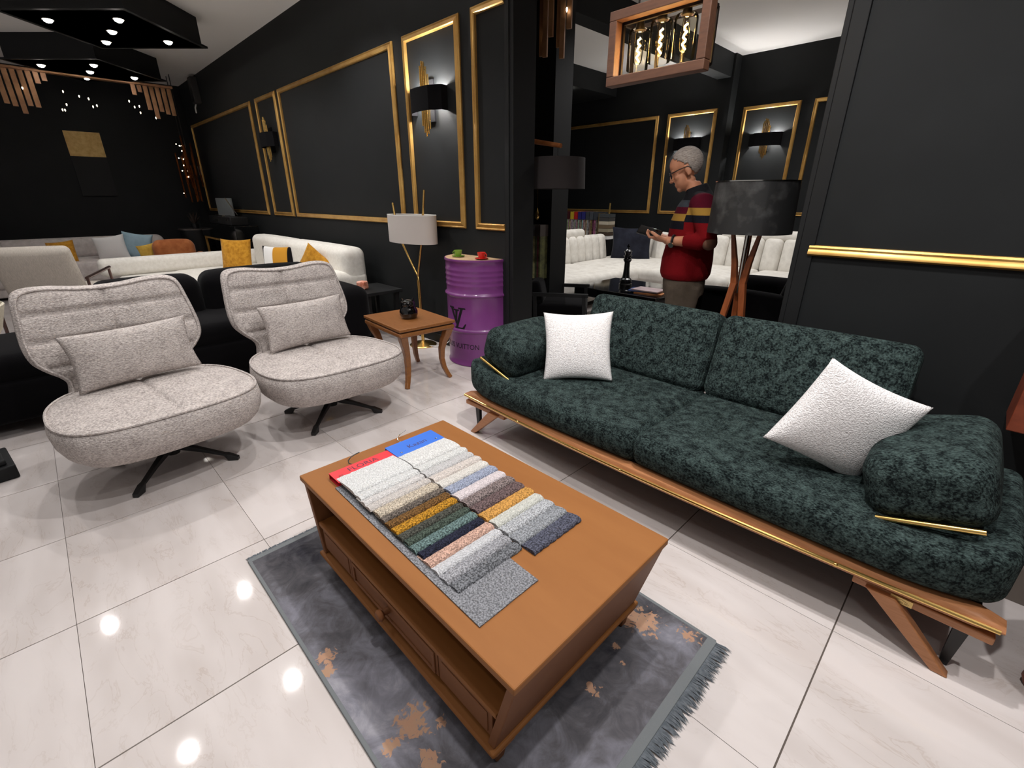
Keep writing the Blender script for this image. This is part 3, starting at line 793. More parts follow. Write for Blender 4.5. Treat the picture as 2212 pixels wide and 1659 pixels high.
# ------------------------------------------------------------------ brass floor lamp
LAMPSHADE = mat('ivory_shade', lin(196,188,182), .9, bump=.2, bs=400)
fl = thing('floor_lamp', 'brass Y-shaped floor lamp with oval ivory shade beside the purple drum', 'floor lamp', (-3.71, 2.435, 0))
MB().lathe([(.001,0),(.128,0),(.130,.006),(.120,.014),(.04,.024),(.022,.04),(.001,.045)], 40).obj('base', BRASS, fl)
MB().tube([(-.010,0,.03),(-.012,0,.62),(-.004,0,.66),(.085,0,.94),(.125,.0,1.12),(.185,0,1.40)], .0095, 12).obj('pole', BRASS, fl)
MB().tube([(.012,.0,.03),(.010,0,.60),(-.004,0,.66),(-.235,0,.955),(-.30,0,1.10),(-.335,0,1.295)], .0095, 12).obj('branch', BRASS, fl)
MB().tube([(-.225,0,.962),(.09,0,.962)], .007, 8).obj('crossbar', BRASS, fl)
MB().cyl((-.06,0,.945), (-.06,0,1.02), .016, n=14).obj('socket', BRASS, fl)
MB().lathe([(1,0),(1,.235),(.992,.235),(.992,0),(1,0)], 56, (-.045,0,.962), sx=.325, sy=.145).obj('shade', LAMPSHADE, fl, fix=True)
MB().lathe([(1.004,.232),(1.004,.238),(.985,.238),(.985,.232)], 56, (-.045,0,.962), sx=.325, sy=.145).obj('shade_trim', PLASTICW, fl, fix=True)
cdm = MB().tube([(-3.60,2.43,.012),(-3.55,2.47,.012),(-3.50,2.53,.02),(-3.46,2.565,.06),(-3.44,2.575,.13),(-3.42,2.577,.17)], .004, 8).obj('power_cord', PLASTICW)
tag(cdm, 'thin white power cord running from the brass lamp up the wall', 'cord')

# ------------------------------------------------------------------ half drum on the wall
PURPLE = mat('purple_enamel', lin(124,62,126), .32, col2=lin(115,56,118), cs=4, coat=.3)
bx, by, R = -3.025, WY, .29
dr = thing('oil_drum', 'purple half oil drum with black LV monogram fixed against the wall', 'drum', (bx, by, 0))
prof = [(.283,.0),(.292,.004),(.292,.016),(.285,.022),(.284,.06)]
prof += [(.285,.285),(.288,.292),(.297,.300),(.298,.308),(.290,.318),(.285,.326),(.285,.580),(.289,.588),(.298,.596),(.298,.604),(.289,.613),(.284,.622)]
for z in (.665,.705,.745,.785):
    prof += [(.284,z),(.2875,z+.010),(.2875,z+.016),(.284,z+.026)]
prof += [(.284,.86),(.291,.866),(.293,.876),(.291,.885),(.284,.885)]
MB().lathe(prof, 64, a0=pi, a1=2*pi).obj('drum_shell', PURPLE, dr, ang=50)
semi = [(.284*cos(pi+pi*i/40), .284*sin(pi+pi*i/40)) for i in range(41)]
MB().prism(semi, .878, .886, 'z').obj('wooden_lid', mat('lid_wood', lin(190,160,124), .6, col2=lin(172,140,104), cs=5, stretch=(2,12,2)), dr, smooth=False)
MB().cyl((.27,-.12,.31), (.30,-.14,.31), .012, n=10).obj('bung', PURPLE, dr)
PRINT = mat('black_print', lin(14,10,16), .5)
def wrap(v, ang, z, k=.0012, rad=.285):
    out = []
    for p in v:
        a = radians(ang)+p[0]/rad; rr = rad+k+p[2]; out.append((rr*cos(a), rr*sin(a), z+p[1]))
    return out
def wrap_obj(name, v, f, ang, z, rad=.285):
    me = MB().add(v, f).obj(name, PRINT, dr, smooth=False)
    b = bmesh.new(); b.from_mesh(me.data); bmesh.ops.triangulate(b, faces=b.faces)
    bmesh.ops.subdivide_edges(b, edges=[e for e in b.edges if e.calc_length() > .012], cuts=2, use_grid_fill=True)
    bmesh.ops.triangulate(b, faces=b.faces)
    for q in b.verts: q.co = Vector(wrap([tuple(q.co)], ang, z, rad=rad)[0])
    b.to_mesh(me.data); b.free(); return me
# 'VUITTON' ends at about -45 deg, 'V' begins at about -66 deg; the whole name is centred near -87
vv_, ff_ = text_mesh('VUITTON', .064)
kx = .225/(max(p[0] for p in vv_)-min(p[0] for p in vv_))
v, f = text_mesh('LOUIS VUITTON', .064)
v = [(p[0]*kx, p[1], 0) for p in v]
x1 = max(p[0] for p in v)
wrap_obj('brand_lettering', v, f, -45.2-math.degrees(x1/.285), .154)
def stroke(poly): return [(x, z, 0) for x, z in poly]
mono = MB()
def quad(*p): mono.add([(a, b2, 0) for a, b2 in p], [tuple(range(len(p)))])
H = .178
# L: slanted stem, foot with upturned serif, head serif
quad((-.012,.012),(.010,.012),(.056,.165),(.034,.165)); quad((.018,.165),(.078,.165),(.074,H),(.014,H))
quad((-.022,0),(.060,0),(.064,.012),(-.020,.012)); quad((.040,0),(.062,0),(.080,.045),(.070,.045))
# V: thick left stroke, thin right stroke, serifs, set a little higher
quad((-.062,.165),(-.036,.165),(.004,.055),(-.008,.035)); quad((-.014,.040),(.000,.040),(.010,.150),(-.012,.150)); quad((-.030,.148),(.024,.148),(.022,.162),(-.032,.162))
quad((-.080,.165),(-.024,.165),(-.026,.178),(-.082,.178))
mono.v = [(p[0]*1.2-.008, p[1], 0) for p in mono.v]
wrap_obj('monogram', mono.v, mono.f, -83.5, .325)

def cup(name, label, c, col, rz):
    m = mat(name+col[0], lin(*col[1]), .25, coat=.3)
    t = thing('coffee_cup', label, 'cup', c, rz)
    MB().lathe([(.001,.004),(.020,.004),(.022,.008),(.030,.026),(.034,.050),(.032,.051),(.028,.028),(.019,.010),(.001,.009)], 28).obj('bowl', m, t)
    MB().tube([(.031+.016*sin(a), 0, .030-.014*cos(a)) for a in [pi*k/8 for k in range(9)]], .0035, 8).obj('handle', m, t)
    s = MB().lathe([(.001,.0),(.026,.0),(.050,.007),(.054,.010),(.050,.011),(.026,.004),(.001,.004)], 32).obj('saucer', m, loc=(c[0], c[1], c[2]-.0035))
    return t, s
for lab, c, col, rz in (('green', (-3.105, 2.44, .890), ('green',(118,152,56)), 3.6), ('red', (-2.845, 2.468, .890), ('red',(206,44,34)), .3)):
    t, s = cup('cup', lab+' coffee cup on a matching saucer on top of the purple drum', c, col, rz)
    tag(s, 'small '+lab+' saucer under the '+lab+' cup on the drum', 'saucer')

# ------------------------------------------------------------------ wall sconces
SHADEBLK = mat('black_sconce_shade', lin(11,10,13), .9, spec=.15)
SHADEIN = mat('sconce_lining', lin(225,210,180), .6)
WARM = mat('sconce_bulb', (1,.95,.88), .5, emit=(1,.96,.9), estr=14)
def sconce(x, y, z, label, lit, e=4):
    t = thing('wall_sconce', label, 'wall lamp', (x, y, z), 0, 'black and brass wall sconces')
    W, Dp, Hh = .215, .13, .085
    pts = [(-W,0),(-W,-.06),(-W*.55,-Dp*.92),(0,-Dp),(W*.55,-Dp*.92),(W,-.06),(W,0)]
    v = []; f = []
    for p, k in ((1,0),(.975,1)):
        for zz in (-Hh, Hh):
            for a in pts: v.append((a[0]*p, a[1]*p, zz))
    n = len(pts)
    for i in range(n-1): f += [(i, i+1, n+i+1, n+i), (2*n+i+1, 2*n+i, 3*n+i, 3*n+i+1), (i+1, i, 2*n+i, 2*n+i+1), (n+i, n+i+1, 3*n+i+1, 3*n+i)]
    MB().add(v, f).obj('shade', SHADEBLK, t, fix=True, ang=20)
    MB().box(-.05,-.012,-.15,.05,0,.15).obj('backplate', SHADEBLK, t, smooth=False)
    rn = random.Random(3)
    for i in range(9):
        xx = -.048+.012*i; a = 1-abs(i-3)/7
        MB().cyl((xx, -.06-.012*(i % 2), Hh-.03), (xx, -.06-.012*(i % 2), Hh+.04+.19*a*rn.uniform(.75,1)), .0065, n=8).obj('brass_rod', BRASS, t)
        b2 = 1-abs(i-5)/7
        MB().cyl((xx, -.06-.012*(i % 2), -Hh+.03), (xx, -.06-.012*(i % 2), -Hh-.03-.17*b2*rn.uniform(.75,1)), .0065, n=8).obj('brass_rod', BRASS, t)
    for s in (-1, 1):
        MB().ball((s*.12,-.062,.045), .013, 10).obj('bulb', WARM if lit else PLASTICW, t)
        if lit:
            l = bpy.data.lights.new('sconce_light', 'POINT'); l.energy = e; l.color = (1,.97,.94); l.shadow_soft_size = .014
            lo = bpy.data.objects.new('sconce_light', l); COL.objects.link(lo); lo.location = (x+s*.12, y-.062, z+.045)
sconce(-3.575, WY, 2.07, 'lit black wall sconce with brass rods above the ivory lamp shade', True, 150)
sconce(-7.21, WY, 2.05, 'unlit black wall sconce with brass rods in the narrow far frame', False)
sconce(-3.89, 7.75, 2.12, 'lit brass and black wall sconce directly behind the man', True, 110)
sconce(-2.79, 7.95, 2.12, 'lit brass and black wall sconce above the dark drum lamp shade', True, 110)

# ------------------------------------------------------------------ pendant lamp with three bulbs
pd = thing('pendant_lamp', 'rectangular wooden pendant lamp with three glowing glass cylinders', 'pendant lamp', (-1.205, 2.0, 1.80))
PW = mat('pendant_wood', lin(92,58,38), .6, col2=lin(72,43,27), cs=6, stretch=(2,12,12), lo=.3, hi=.75)
w2, hh, bt = .225, .275, .036
for y in (0,):
    for b in ((-w2,y,0,w2,y+.05,bt),(-w2,y,hh-bt,w2,y+.05,hh),(-w2,y,bt,-w2+bt,y+.05,hh-bt),(w2-bt,y,bt,w2,y+.05,hh-bt)):
        MB().box(*b).obj('wood_frame', PW, pd, smooth=False, bevel=.003)
IRON = mat('dark_iron', lin(34,26,22), .5, metal=.6)
w3, z0, z1, yb = .185, .040, .235, .135
for p, q in (((-w3,.05,z0),(w3,.05,z0)),((-w3,yb,z0),(w3,yb,z0)),((-w3,.05,z1),(w3,.05,z1)),((-w3,yb,z1),(w3,yb,z1)),((-w3,.05,z0),(-w3,yb,z0)),((w3,.05,z0),(w3,yb,z0)),((-w3,.05,z1),(-w3,yb,z1)),((w3,.05,z1),(w3,yb,z1)),((-w3,.05,z0),(-w3,.05,z1)),((w3,.05,z0),(w3,.05,z1)),((-w3,yb,z0),(-w3,yb,z1)),((w3,yb,z0),(w3,yb,z1)),((-.06,yb,z0),(-.06,yb,z1)),((.06,yb,z0),(.06,yb,z1))):
    MB().tube([p, q], .009, 4).obj('iron_bar', IRON, pd, smooth=False)
def glass_mat(name, tint):
    m, nt, b = new_mat(name); L = nt.links.new
    tr = N(nt, 'ShaderNodeBsdfTransparent'); tr.inputs[0].default_value = tint
    gl = N(nt, 'ShaderNodeBsdfGlossy'); gl.inputs['Roughness'].default_value = .05
    fr = N(nt, 'ShaderNodeFresnel'); fr.inputs[0].default_value = 1.22
    mx = N(nt, 'ShaderNodeMixShader'); L(fr.outputs[0], mx.inputs[0]); L(tr.outputs[0], mx.inputs[1]); L(gl.outputs[0], mx.inputs[2])
    L(mx.outputs[0], nt.nodes['Material Output'].inputs['Surface']); return m
AMBER = glass_mat('amber_glass', (1,.97,.88,1))
FIL = mat('filament', (1,.7,.3), .5, emit=(1,.62,.22), estr=80)
GLOBE = glass_mat('bulb_glass', (1,.97,.88,1))
for i, (x, y, dz) in enumerate(((-.118,.075,0),(-.012,.07,.012),(.098,.065,.006))):
    g = MB().lathe([(.044,.0),(.0455,.002),(.0455,.135),(.040,.148),(.020,.155)], 32, (x, y, .058+dz)).obj('glass_cylinder', AMBER, pd)
    MB().cyl((x,y,.205+dz), (x,y,.245+dz), .020, .015, 14).obj('socket', IRON, g)
    b = MB().lathe([(.001,.0),(.012,.004),(.018,.018),(.020,.06),(.014,.105),(.011,.125)], 20, (x, y, .078+dz)).obj('bulb', GLOBE, g)
    MB().tube([(x+.007*cos(k*1.9), y+.007*sin(k*1.9), .090+dz+k*.0085) for k in range(11)], .0036, 6).obj('filament', FIL, pd)
    l = bpy.data.lights.new('bulb_light', 'POINT'); l.energy = .9; l.color = (1,.70,.36); l.shadow_soft_size = .02
    lo = bpy.data.objects.new('bulb_light', l); COL.objects.link(lo); lo.location = (-1.205+x, 2.0+y, 1.80+.06+dz)
for s in (-.12, .12):
    MB().cyl((s,.05,hh-.01), (s*.2,.05,CEIL-1.80), .004, n=8).obj('suspension_rod', IRON, pd)
# ------------------------------------------------------------------ left side: showroom furniture
def upholstered(t, parts, m):
    "parts: (name, centre, size, radius, puff)"
    out = []
    for nm, c, d, r, pf in parts:
        out.append(MB().rbox((0,0,0), d, r, pf, m=8, k=3).obj(nm, m, t, ang=180, loc=c))
    return out
# white corner sofa along the frame wall
ws = thing('corner_sofa', 'white boucle corner sofa under the gilt frames, behind the black sofa', 'sofa', (-6.3, 1.9, 0))
upholstered(ws, [('seat', (-.55,-.10,.28), (2.6,1.2,.28), .06, (0,0,.02)),
                 ('chaise_seat', (-.30,-.62,.28), (2.30,1.35,.275), .06, (0,0,.015)),
                 ('back_cushion', (.80,.44,.60), (1.55,.26,.50), .08, (.0,.01,.01)),
                 ('back_cushion', (-.68,.45,.60), (1.40,.25,.49), .08, (.0,.01,.01)),
                 ('low_backrest', (-1.50,-.45,.52), (.22,2.0,.22), .07, (0,0,.0)),
                 ('armrest', (1.40,.12,.46), (.36,.90,.30), .07, (0,0,.01)),
                 ('base', (.35,.0,.13), (2.4,1.0,.2), .03, (0,0,0))], CREAM)
for x in (-1.9, 1.5):
    for y in (-.9, .5): MB().cyl((x,y,0), (x,y,.08), .02, n=10).obj('leg', BLACKMETAL, ws)
pillow('throw_pillow', 'square mustard velvet pillow on the white corner sofa, farthest left', .44, .42, .14, frame((-7.05,1.83,.63), (.80,.60,0), (-.1,.16,1)), MUSTARD)
pillow('throw_pillow', 'mustard, white and black striped pillow in the middle of the white corner sofa', .46, .32, .13, frame((-6.30,2.10,.62), (.85,.52,0), (-.05,.12,1)),
       None)
PB = bpy.context.scene.objects[-1] if False else [o for o in COL.objects if o.name.startswith('throw_pillow')][-1]
def stripes(name, stops, axis=0, lo=-.25, hi=.25):
    m, nt, b = new_mat(name); L = nt.links.new
    tc = N(nt, 'ShaderNodeTexCoord'); sp = N(nt, 'ShaderNodeSeparateXYZ'); L(tc.outputs['Object'], sp.inputs[0])
    mr = N(nt, 'ShaderNodeMapRange'); mr.inputs[1].default_value = lo; mr.inputs[2].default_value = hi; L(sp.outputs[axis], mr.inputs[0])
    cr = N(nt, 'ShaderNodeValToRGB'); cr.color_ramp.interpolation = 'CONSTANT'; e = cr.color_ramp.elements
    e[0].position = stops[0][0]; e[0].color = stops[0][1]; e[1].position = stops[1][0]; e[1].color = stops[1][1]
    for p, c in stops[2:]: k = e.new(p); k.color = c
    L(mr.outputs[0], cr.inputs[0]); L(cr.outputs[0], b.inputs['Base Color']); b.inputs['Roughness'].default_value = .9; b.inputs['Specular IOR Level'].default_value = .15
    return m
PB.data.materials.clear(); PB.data.materials.append(stripes('striped_pillow', [(0, lin(20,16,22)), (.12, lin(232,230,228)), (.42, lin(200,142,48)), (.82, lin(18,15,18))]))
pillow('throw_pillow', 'mustard velvet pillow at the right end of the white corner sofa', .38, .36, .13, frame((-5.25,2.12,.63), (.66,.42,-.62), (.6,.3,.75)), MUSTARD)
# black sofa with its seat to the camera
bs = thing('black_sofa', 'black velvet sofa standing behind the two taupe swivel chairs', 'sofa', (-4.25, .55, 0))
upholstered(bs, [('base', (0,-.15,.22), (.80,3.3,.28), .05, (0,0,0)),
                 ('seat_cushion', (.02,.35,.40), (.76,1.05,.16), .06, (0,0,.02)), ('seat_cushion', (.02,-.72,.40), (.76,1.05,.16), .06, (0,0,.02)),
                 ('back_cushion', (-.22,.75,.57), (.26,.90,.42), .09, (.02,.01,.02)), ('back_cushion', (-.22,-.05,.565), (.26,.66,.41), .09, (.02,.01,.02)),
                 ('armrest', (.02,1.32,.36), (.84,.26,.50), .10, (0,0,.01)), ('armrest', (.02,-1.66,.36), (.84,.26,.50), .10, (0,0,.01))], BLACKFAB)
for x in (-.33, .33):
    for y in (-1.6, 1.3): MB().cyl((x,y,0), (x,y,.1), .022, n=10).obj('leg', BLACKMETAL, bs)
# black side table with salt-crystal candle holder
bt = thing('black_side_table', 'black wooden side table beside the white corner sofa, holding a pink salt block', 'side table', (-4.30, 2.265, 0))
MB().box(-.25,-.20,.47,.25,.20,.50).obj('table_top', BLACKTRIM, bt, smooth=False, bevel=.004)
for sx in (-1,1):
    for sy in (-1,1):
        MB().tube([(sx*.20,sy*.155,.47),(sx*.18,sy*.14,.25),(sx*.215,sy*.17,0)], [.03,.022,.02], 4).obj('leg', BLACKTRIM, bt, smooth=False)
sa = MB().rbox((0,0,0), (.085,.075,.075), .012, (.004,.004,.004), m=3, k=2, fn=lambda p: [p[0]+random.uniform(-.004,.004), p[1]+random.uniform(-.004,.004), p[2]+(random.uniform(-.004,.004) if p[2] > -.03 else 0)]).obj('salt_candle_holder', mat('pink_salt', lin(226,170,150), .5, col2=lin(206,120,92), cs=18, lo=.4, hi=.6), ang=30, loc=(-4.30, 2.17, .5375), rot=(0,0,.5))
tag(sa, 'pink and white salt-crystal block on the black side table', 'candle holder')
# light armchair with steel arms
ac = thing('armchair', 'grey-beige fabric armchair with steel arms behind the nearest swivel chair', 'armchair', (-6.75, .05, 0), radians(160))
ACF = mat('grey_beige_fabric', lin(196,188,178), .95, spec=.1, col2=lin(172,164,154), cs=40, stretch=(1,9,1), bump=.2, bs=200)
upholstered(ac, [('seat', (0,0,.40), (.70,.62,.15), .06, (0,0,.02))], ACF)
MB().rbox((0,0,0), (.13,.60,.52), .055, (.03,.0,.0), m=8, k=3).obj('backrest', ACF, ac, ang=180, loc=(-.33,0,.66), rot=(0,radians(-17),0))
STEEL = mat('bronze_steel', lin(110,88,84), .3, metal=.9)
for s in (-1,1):
    MB().tube([(.30,s*.36,0),(.28,s*.36,.62)], .014, 10).obj('front_leg', STEEL, ac)
    MB().tube([(-.45,s*.36,0),(-.38,s*.36,.60)], .014, 10).obj('rear_leg', STEEL, ac)
    MB().tube([(.32,s*.36,.62),(-.40,s*.36,.60)], .016, 10).obj('armrest', STEEL, ac)
MB().tube([(-.02,-.36,.32),(-.02,.36,.32)], .012, 8).obj('crossbar', STEEL, ac)
# far light grey sofa on the end wall
fs = thing('grey_sofa', 'light grey sofa against the far black wall', 'sofa', (-10.3, .35, 0))
upholstered(fs, [('seat', (.35,-.15,.30), (1.0,2.6,.28), .06, (0,0,.02)), ('backrest', (-.28,-.1,.56), (.26,2.75,.34), .10, (.02,.0,.01)),
                 ('armrest', (.30,1.22,.46), (.95,.22,.24), .09, (0,0,0)), ('headrest', (-.18,-1.05,.68), (.22,.60,.26), .09, (.01,0,0)), ('base', (.3,-.1,.12), (1.0,2.5,.16), .02, (0,0,0))], GREYSOFA)
for lab, c, wd, m, ex in (('white pillow on the far grey sofa beside the blue pillow', (-9.75,.80,.60), .42, mat('white_linen', lin(222,220,218), .9), (.35,.93,.12)),
                      ('pale blue pillow on the far grey sofa', (-9.70,1.12,.62), .44, mat('blue_linen', lin(150,176,188), .9, col2=lin(136,162,174), cs=8), (.55,.83,-.15)),
                      ('ochre pillow on the far grey sofa half behind the armchair', (-9.75,.22,.58), .36, MUSTARD, (.5,.85,.1))):
    pillow('throw_pillow', lab, wd, wd*.92, .16, frame(c, ex, (-.25,0,1)), m)
# brown tub chair and what stands with it
tb = thing('tub_chair', 'rust-brown velvet tub chair with rounded back, behind the white low backrest', 'armchair', (-8.75, 1.45, 0), radians(170))
RUST = mat('rust_velvet', lin(176,108,66), .9, spec=.1, col2=lin(150,86,48), cs=10, sheen=.2)
upholstered(tb, [('seat', (.05,0,.30), (.62,.56,.20), .08, (0,0,.02)), ('backrest', (-.26,0,.55), (.18,.52,.40), .085, (.02,.0,.03))], RUST)
for s in (-1,1): MB().rbox((0,0,0), (.55,.14,.24), .065, (0,0,.01), m=5, k=3).obj('armrest', RUST, tb, ang=180, loc=(.04,s*.32,.42))
for sx in (-.2,.25):
    for sy in (-.22,.22): MB().cyl((sx,sy,0),(sx,sy,.21),.015,n=8).obj('leg', BLACKMETAL, tb)
pillow('throw_pillow', 'small yellow pillow lying against the rust tub chair', .26, .24, .12, frame((-8.66,1.12,.60), (.3,.9,.2), (-.2,.1,1)), mat('yellow_velvet', lin(206,168,70), .9, col2=lin(178,138,44), cs=12))
pk = thing('pouf', 'small pink and white round pouf right of the rust tub chair', 'pouf', (-8.80, 1.95, 0))
MB().lathe([(.001,.0),(.15,.0),(.17,.05),(.17,.30),(.15,.36),(.001,.37)], 24).obj('body', mat('pouf_fabric', lin(214,200,200), .9), pk)
MB().tube([(.172*cos(a), .172*sin(a), .34) for a in [2*pi*k/24 for k in range(24)]], .012, 6, closed=True).obj('piping', mat('pouf_pink', lin(190,100,110), .9), pk)
ot = MB().lathe([(.001,.36),(.19,.36),(.2,.38),(.19,.40),(.001,.405)], 28).obj('tray_table_top', mat('grey_tray', lin(150,146,144), .5))
ot.name = 'tray_table_top'
tt = thing('tray_table', 'small round grey tray table in front of the gold-framed console', 'side table', (-8.40, 2.02, 0)); 
ot.parent = tt
MB().cyl((0,0,0),(0,0,.36),.014,n=8).obj('stem', BLACKMETAL, tt); MB().lathe([(.001,.0),(.12,.0),(.12,.012),(.001,.018)], 24).obj('foot', BLACKMETAL, tt)
# console with gold frame and record player
cn = thing('console_table', 'black console on a gold frame under the farthest gilt panel', 'console', (-9.25, 2.36, 0))
MB().box(-1.02,-.17,.70,1.02,.17,.93).obj('cabinet', BLACKGLOSS, cn, smooth=False, bevel=.006)
for x in (-.93,.93):
    for y in (-.15,.15): MB().box(x-.016,y-.016,0,x+.016,y+.016,.70).obj('leg', GOLDWOOD, cn, smooth=False)
    MB().box(x-.016,-.134,.02,x+.016,.134,.05).obj('floor_bar', GOLDWOOD, cn, smooth=False)
for y in (-.15,.15): MB().box(-.914,y-.016,.668,.914,y+.016,.70).obj('frame_bar', GOLDWOOD, cn, smooth=False)
rp = thing('record_player', 'black suitcase record player with open lid on the console', 'record player', (-9.15, 2.36, .93))
MB().box(-.62,-.13,0,.62,.13,.12).obj('case', BLACKMETAL, rp, smooth=False, bevel=.008)
MB().box(-.9,.10,.05,-.02,.128,.40).obj('lid', mat('player_lid', lin(120,124,124), .5), rp, smooth=False, bevel=.006)
MB().lathe([(.001,.12),(.11,.12),(.11,.128),(.001,.128)], 28, (-.2,-.01,0)).obj('turntable', BLACKGLOSS, rp)
MB().box(-.35,-.134,.045,-.02,-.128,.085).obj('front_trim', CHROME, rp, smooth=False)
MB().box(-.3,-.10,.121,.1,-.06,.14).obj('control_bar', CHROME, rp, smooth=False)
MB().box(.42,-.134,.04,.48,-.128,.09).obj('knob_plate', CHROME, rp, smooth=False)
MB().tube([(.1,0,.40),(.58,0,.15)], .007, 8).obj('antenna', CHROME, rp)
ps = thing('drum_table', 'dark round drum table with a thin metal rim in the far corner', 'side table', (-10.75, 2.20, 0))
MB().lathe([(.001,.0),(.20,.0),(.26,.30),(.27,.78),(.001,.78)], 28).obj('body', BLACKMETAL, ps)
MB().lathe([(.001,.78),(.29,.78),(.29,.80),(.001,.80)], 28).obj('rim', mat('rim_metal', lin(120,112,108), .3, metal=.8), ps)
pt = thing('dried_plant', 'small dark dried plant on the drum table in the far corner', 'plant', (-10.75, 2.20, .80))
LEAF = mat('dark_leaf', lin(52,38,30), .8)
MB().lathe([(.001,.0),(.05,.0),(.06,.08),(.05,.09),(.001,.09)], 16).obj('pot', BLACKMETAL, pt)
for k in range(14):
    a = k*2.4; r = .06+.07*random.random(); z = .16+.14*random.random()
    MB().tube([(0,0,.08),(r*.5*cos(a),r*.5*sin(a),z*.7),(r*cos(a),r*sin(a),z)], [.005,.012,.003], 5).obj('leaf', LEAF, pt)
# woven basket stool and black pedestal at the left edge
wv = thing('woven_stool', 'cream woven tub seat at the left edge behind the nearest swivel chair', 'stool', (-5.15, -.66, 0))
WEAVE = mat('woven_rope', lin(214,206,186), .9, bump=1, bs=60, stretch=(1,1,3))
v = MB().lathe([(.001,.30),(.22,.30),(.30,.42),(.36,.60),(.35,.61),(.29,.43),(.20,.34),(.001,.34)], 36).obj('bowl', WEAVE, wv)
MB().lathe([(.001,.0),(.18,.0),(.18,.02),(.04,.04),(.04,.30),(.001,.30)], 24).obj('foot', BLACKMETAL, wv)
pe = thing('pedestal', 'black stepped pedestal foot at the lower left edge of the picture', 'pedestal', (-3.36, -.55, 0), radians(8))
for i, (a, z0, z1) in enumerate(((.15,0,.075),(.125,.075,.105),(.105,.105,.12))):
    MB().box(-a,-a,z0,a,a,z1).obj('step', BLACKTRIM, pe, smooth=False, bevel=.008)
MB().box(-.085,-.085,.12,.085,.085,.95).obj('shaft', BLACKTRIM, pe, smooth=False, bevel=.006)
MB().box(-.12,-.12,.95,.12,.12,1.0).obj('cap', BLACKTRIM, pe, smooth=False, bevel=.006)
# canvas on the far wall
GOLDLEAF = mat('gold_leaf', lin(226,192,122), .55, col2=lin(206,164,92), cs=16, cdet=6)
cv = thing('canvas', 'tall black canvas with a gold-leaf top third on the far wall', 'painting', (XL, 1.01, 1.37))
MB().box(0,-.236,0,.035,.236,.62).obj('black_field', mat('canvas_black', lin(22,23,24), .8), cv, smooth=False)
MB().box(0,-.236,.62,.036,.236,1.0).obj('gold_field', GOLDLEAF, cv, smooth=False)
# hanging bar chandeliers
BARM = mat('bronze_bar', lin(176,132,96), .4, metal=.3, col2=lin(140,100,70), cs=5)
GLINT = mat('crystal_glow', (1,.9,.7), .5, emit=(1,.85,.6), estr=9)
def bar_chandelier(name, label, loc, rz, bars, tray, glints):
    t = thing(name, label, 'chandelier', loc, rz)
    MB().box(*tray).obj('canopy', BARM, t, smooth=False)
    for (x, y, z0, z1, wd) in bars:
        MB().box(x-wd/2, y-.012, z0, x+wd/2, y+.012, z1).obj('bar', BARM, t, smooth=False, bevel=.002)
    for x, y, z in glints:
        MB().lathe([(.001,-.012),(.007,0),(.007,.014),(.001,.02)], 8, (x,y,z)).obj('crystal', GLINT, t)
rn = random.Random(11)
bars = []; gl = []
for i in range(26):
    y = -.95+1.9*i/25; k = abs(i-12.5)/12.5
    ln = (.30+.22*rn.random()) if k > .66 else (.06+.10*rn.random())
    if k > .5: bars.append((y, 0, -.02-ln, 0, .055))
for i in range(16): gl.append((rn.uniform(-.75,.75), rn.uniform(-.05,.05), rn.uniform(-.46,-.20)))
bar_chandelier('bar_chandelier', 'wide chandelier of hanging bronze bars and lit crystals below the farther ceiling panel', (-9.85, 1.15, 2.93), radians(90), bars, (-1.0,-.05,0,1.0,.05,.03), gl)
bars = [(x, rn.uniform(-.04,.04), -(.24+.26*rn.random()), 0, .04) for x in [-.20+.05*i for i in range(9)]]
bar_chandelier('bar_chandelier', 'small chandelier of hanging bronze bars in the top of the doorway', (-2.98, 3.32, 2.86), radians(20), bars, (-.24,-.06,0,.24,.06,.03), [(.0,.0,-.33),(.19,-.06,-.2)])
AMB = mat('amber_bar', lin(150,84,36), .2, metal=.7, col2=lin(90,44,18), cs=6)
am = thing('bar_column', 'tall hanging column of amber metal bars in the far corner of the room', 'chandelier', (-10.55, 2.28, 1.25))
for i in range(18):
    a = i*2.399; r = .05+.12*rn.random(); z0 = rn.uniform(0,.45); z1 = z0+rn.uniform(.35,.75)
    MB().box(r*cos(a)-.014, r*sin(a)-.01, z0, r*cos(a)+.014, r*sin(a)+.01, min(1.15,z1)).obj('bar', AMB, am, smooth=False)
for i in range(10): MB().ball((rn.uniform(-.12,.14), rn.uniform(-.16,-.05), rn.uniform(.15,.95)), .008, 8).obj('crystal', GLINT, am)
for x in (-.1,.1): MB().cyl((x,0,.9),(x,0,CEIL-1.25),.006,n=6).obj('wire', BLACKMETAL, am)
# wooden pieces that just enter the frame at the right
cb = thing('wooden_cabinet', 'reddish wooden cabinet corner at the right edge behind the green sofa', 'cabinet', (.62, 2.44, 0))
MAHOG = mat('mahogany', lin(128,62,40), .45, col2=lin(100,44,28), cs=6, stretch=(2,12,2))
MB().box(-.42,-.08,.545,.42,.14,1.05).obj('body', MAHOG, cb, smooth=False, bevel=.004)
for x in (-.0,.36):
    for y in (-.05,.11): MB().box(x-.02,y-.02,0,x+.02,y+.02,.545).obj('leg', MAHOG, cb, smooth=False)
sl = thing('wooden_stool', 'brown turned wooden stool leg at the lower right edge', 'stool', (.572, 1.80, 0))
MB().lathe([(.001,.40),(.19,.40),(.20,.42),(.19,.44),(.001,.445)], 28).obj('seat', MAHOG, sl)
for a in (200, 320, 80):
    MB().tube([(.16*cos(radians(a)), .16*sin(radians(a)), 0), (.17*cos(radians(a)), .17*sin(radians(a)), .03), (.12*cos(radians(a)), .12*sin(radians(a)), .41)], [.022,.026,.018], 12).obj('leg', MAHOG, sl)

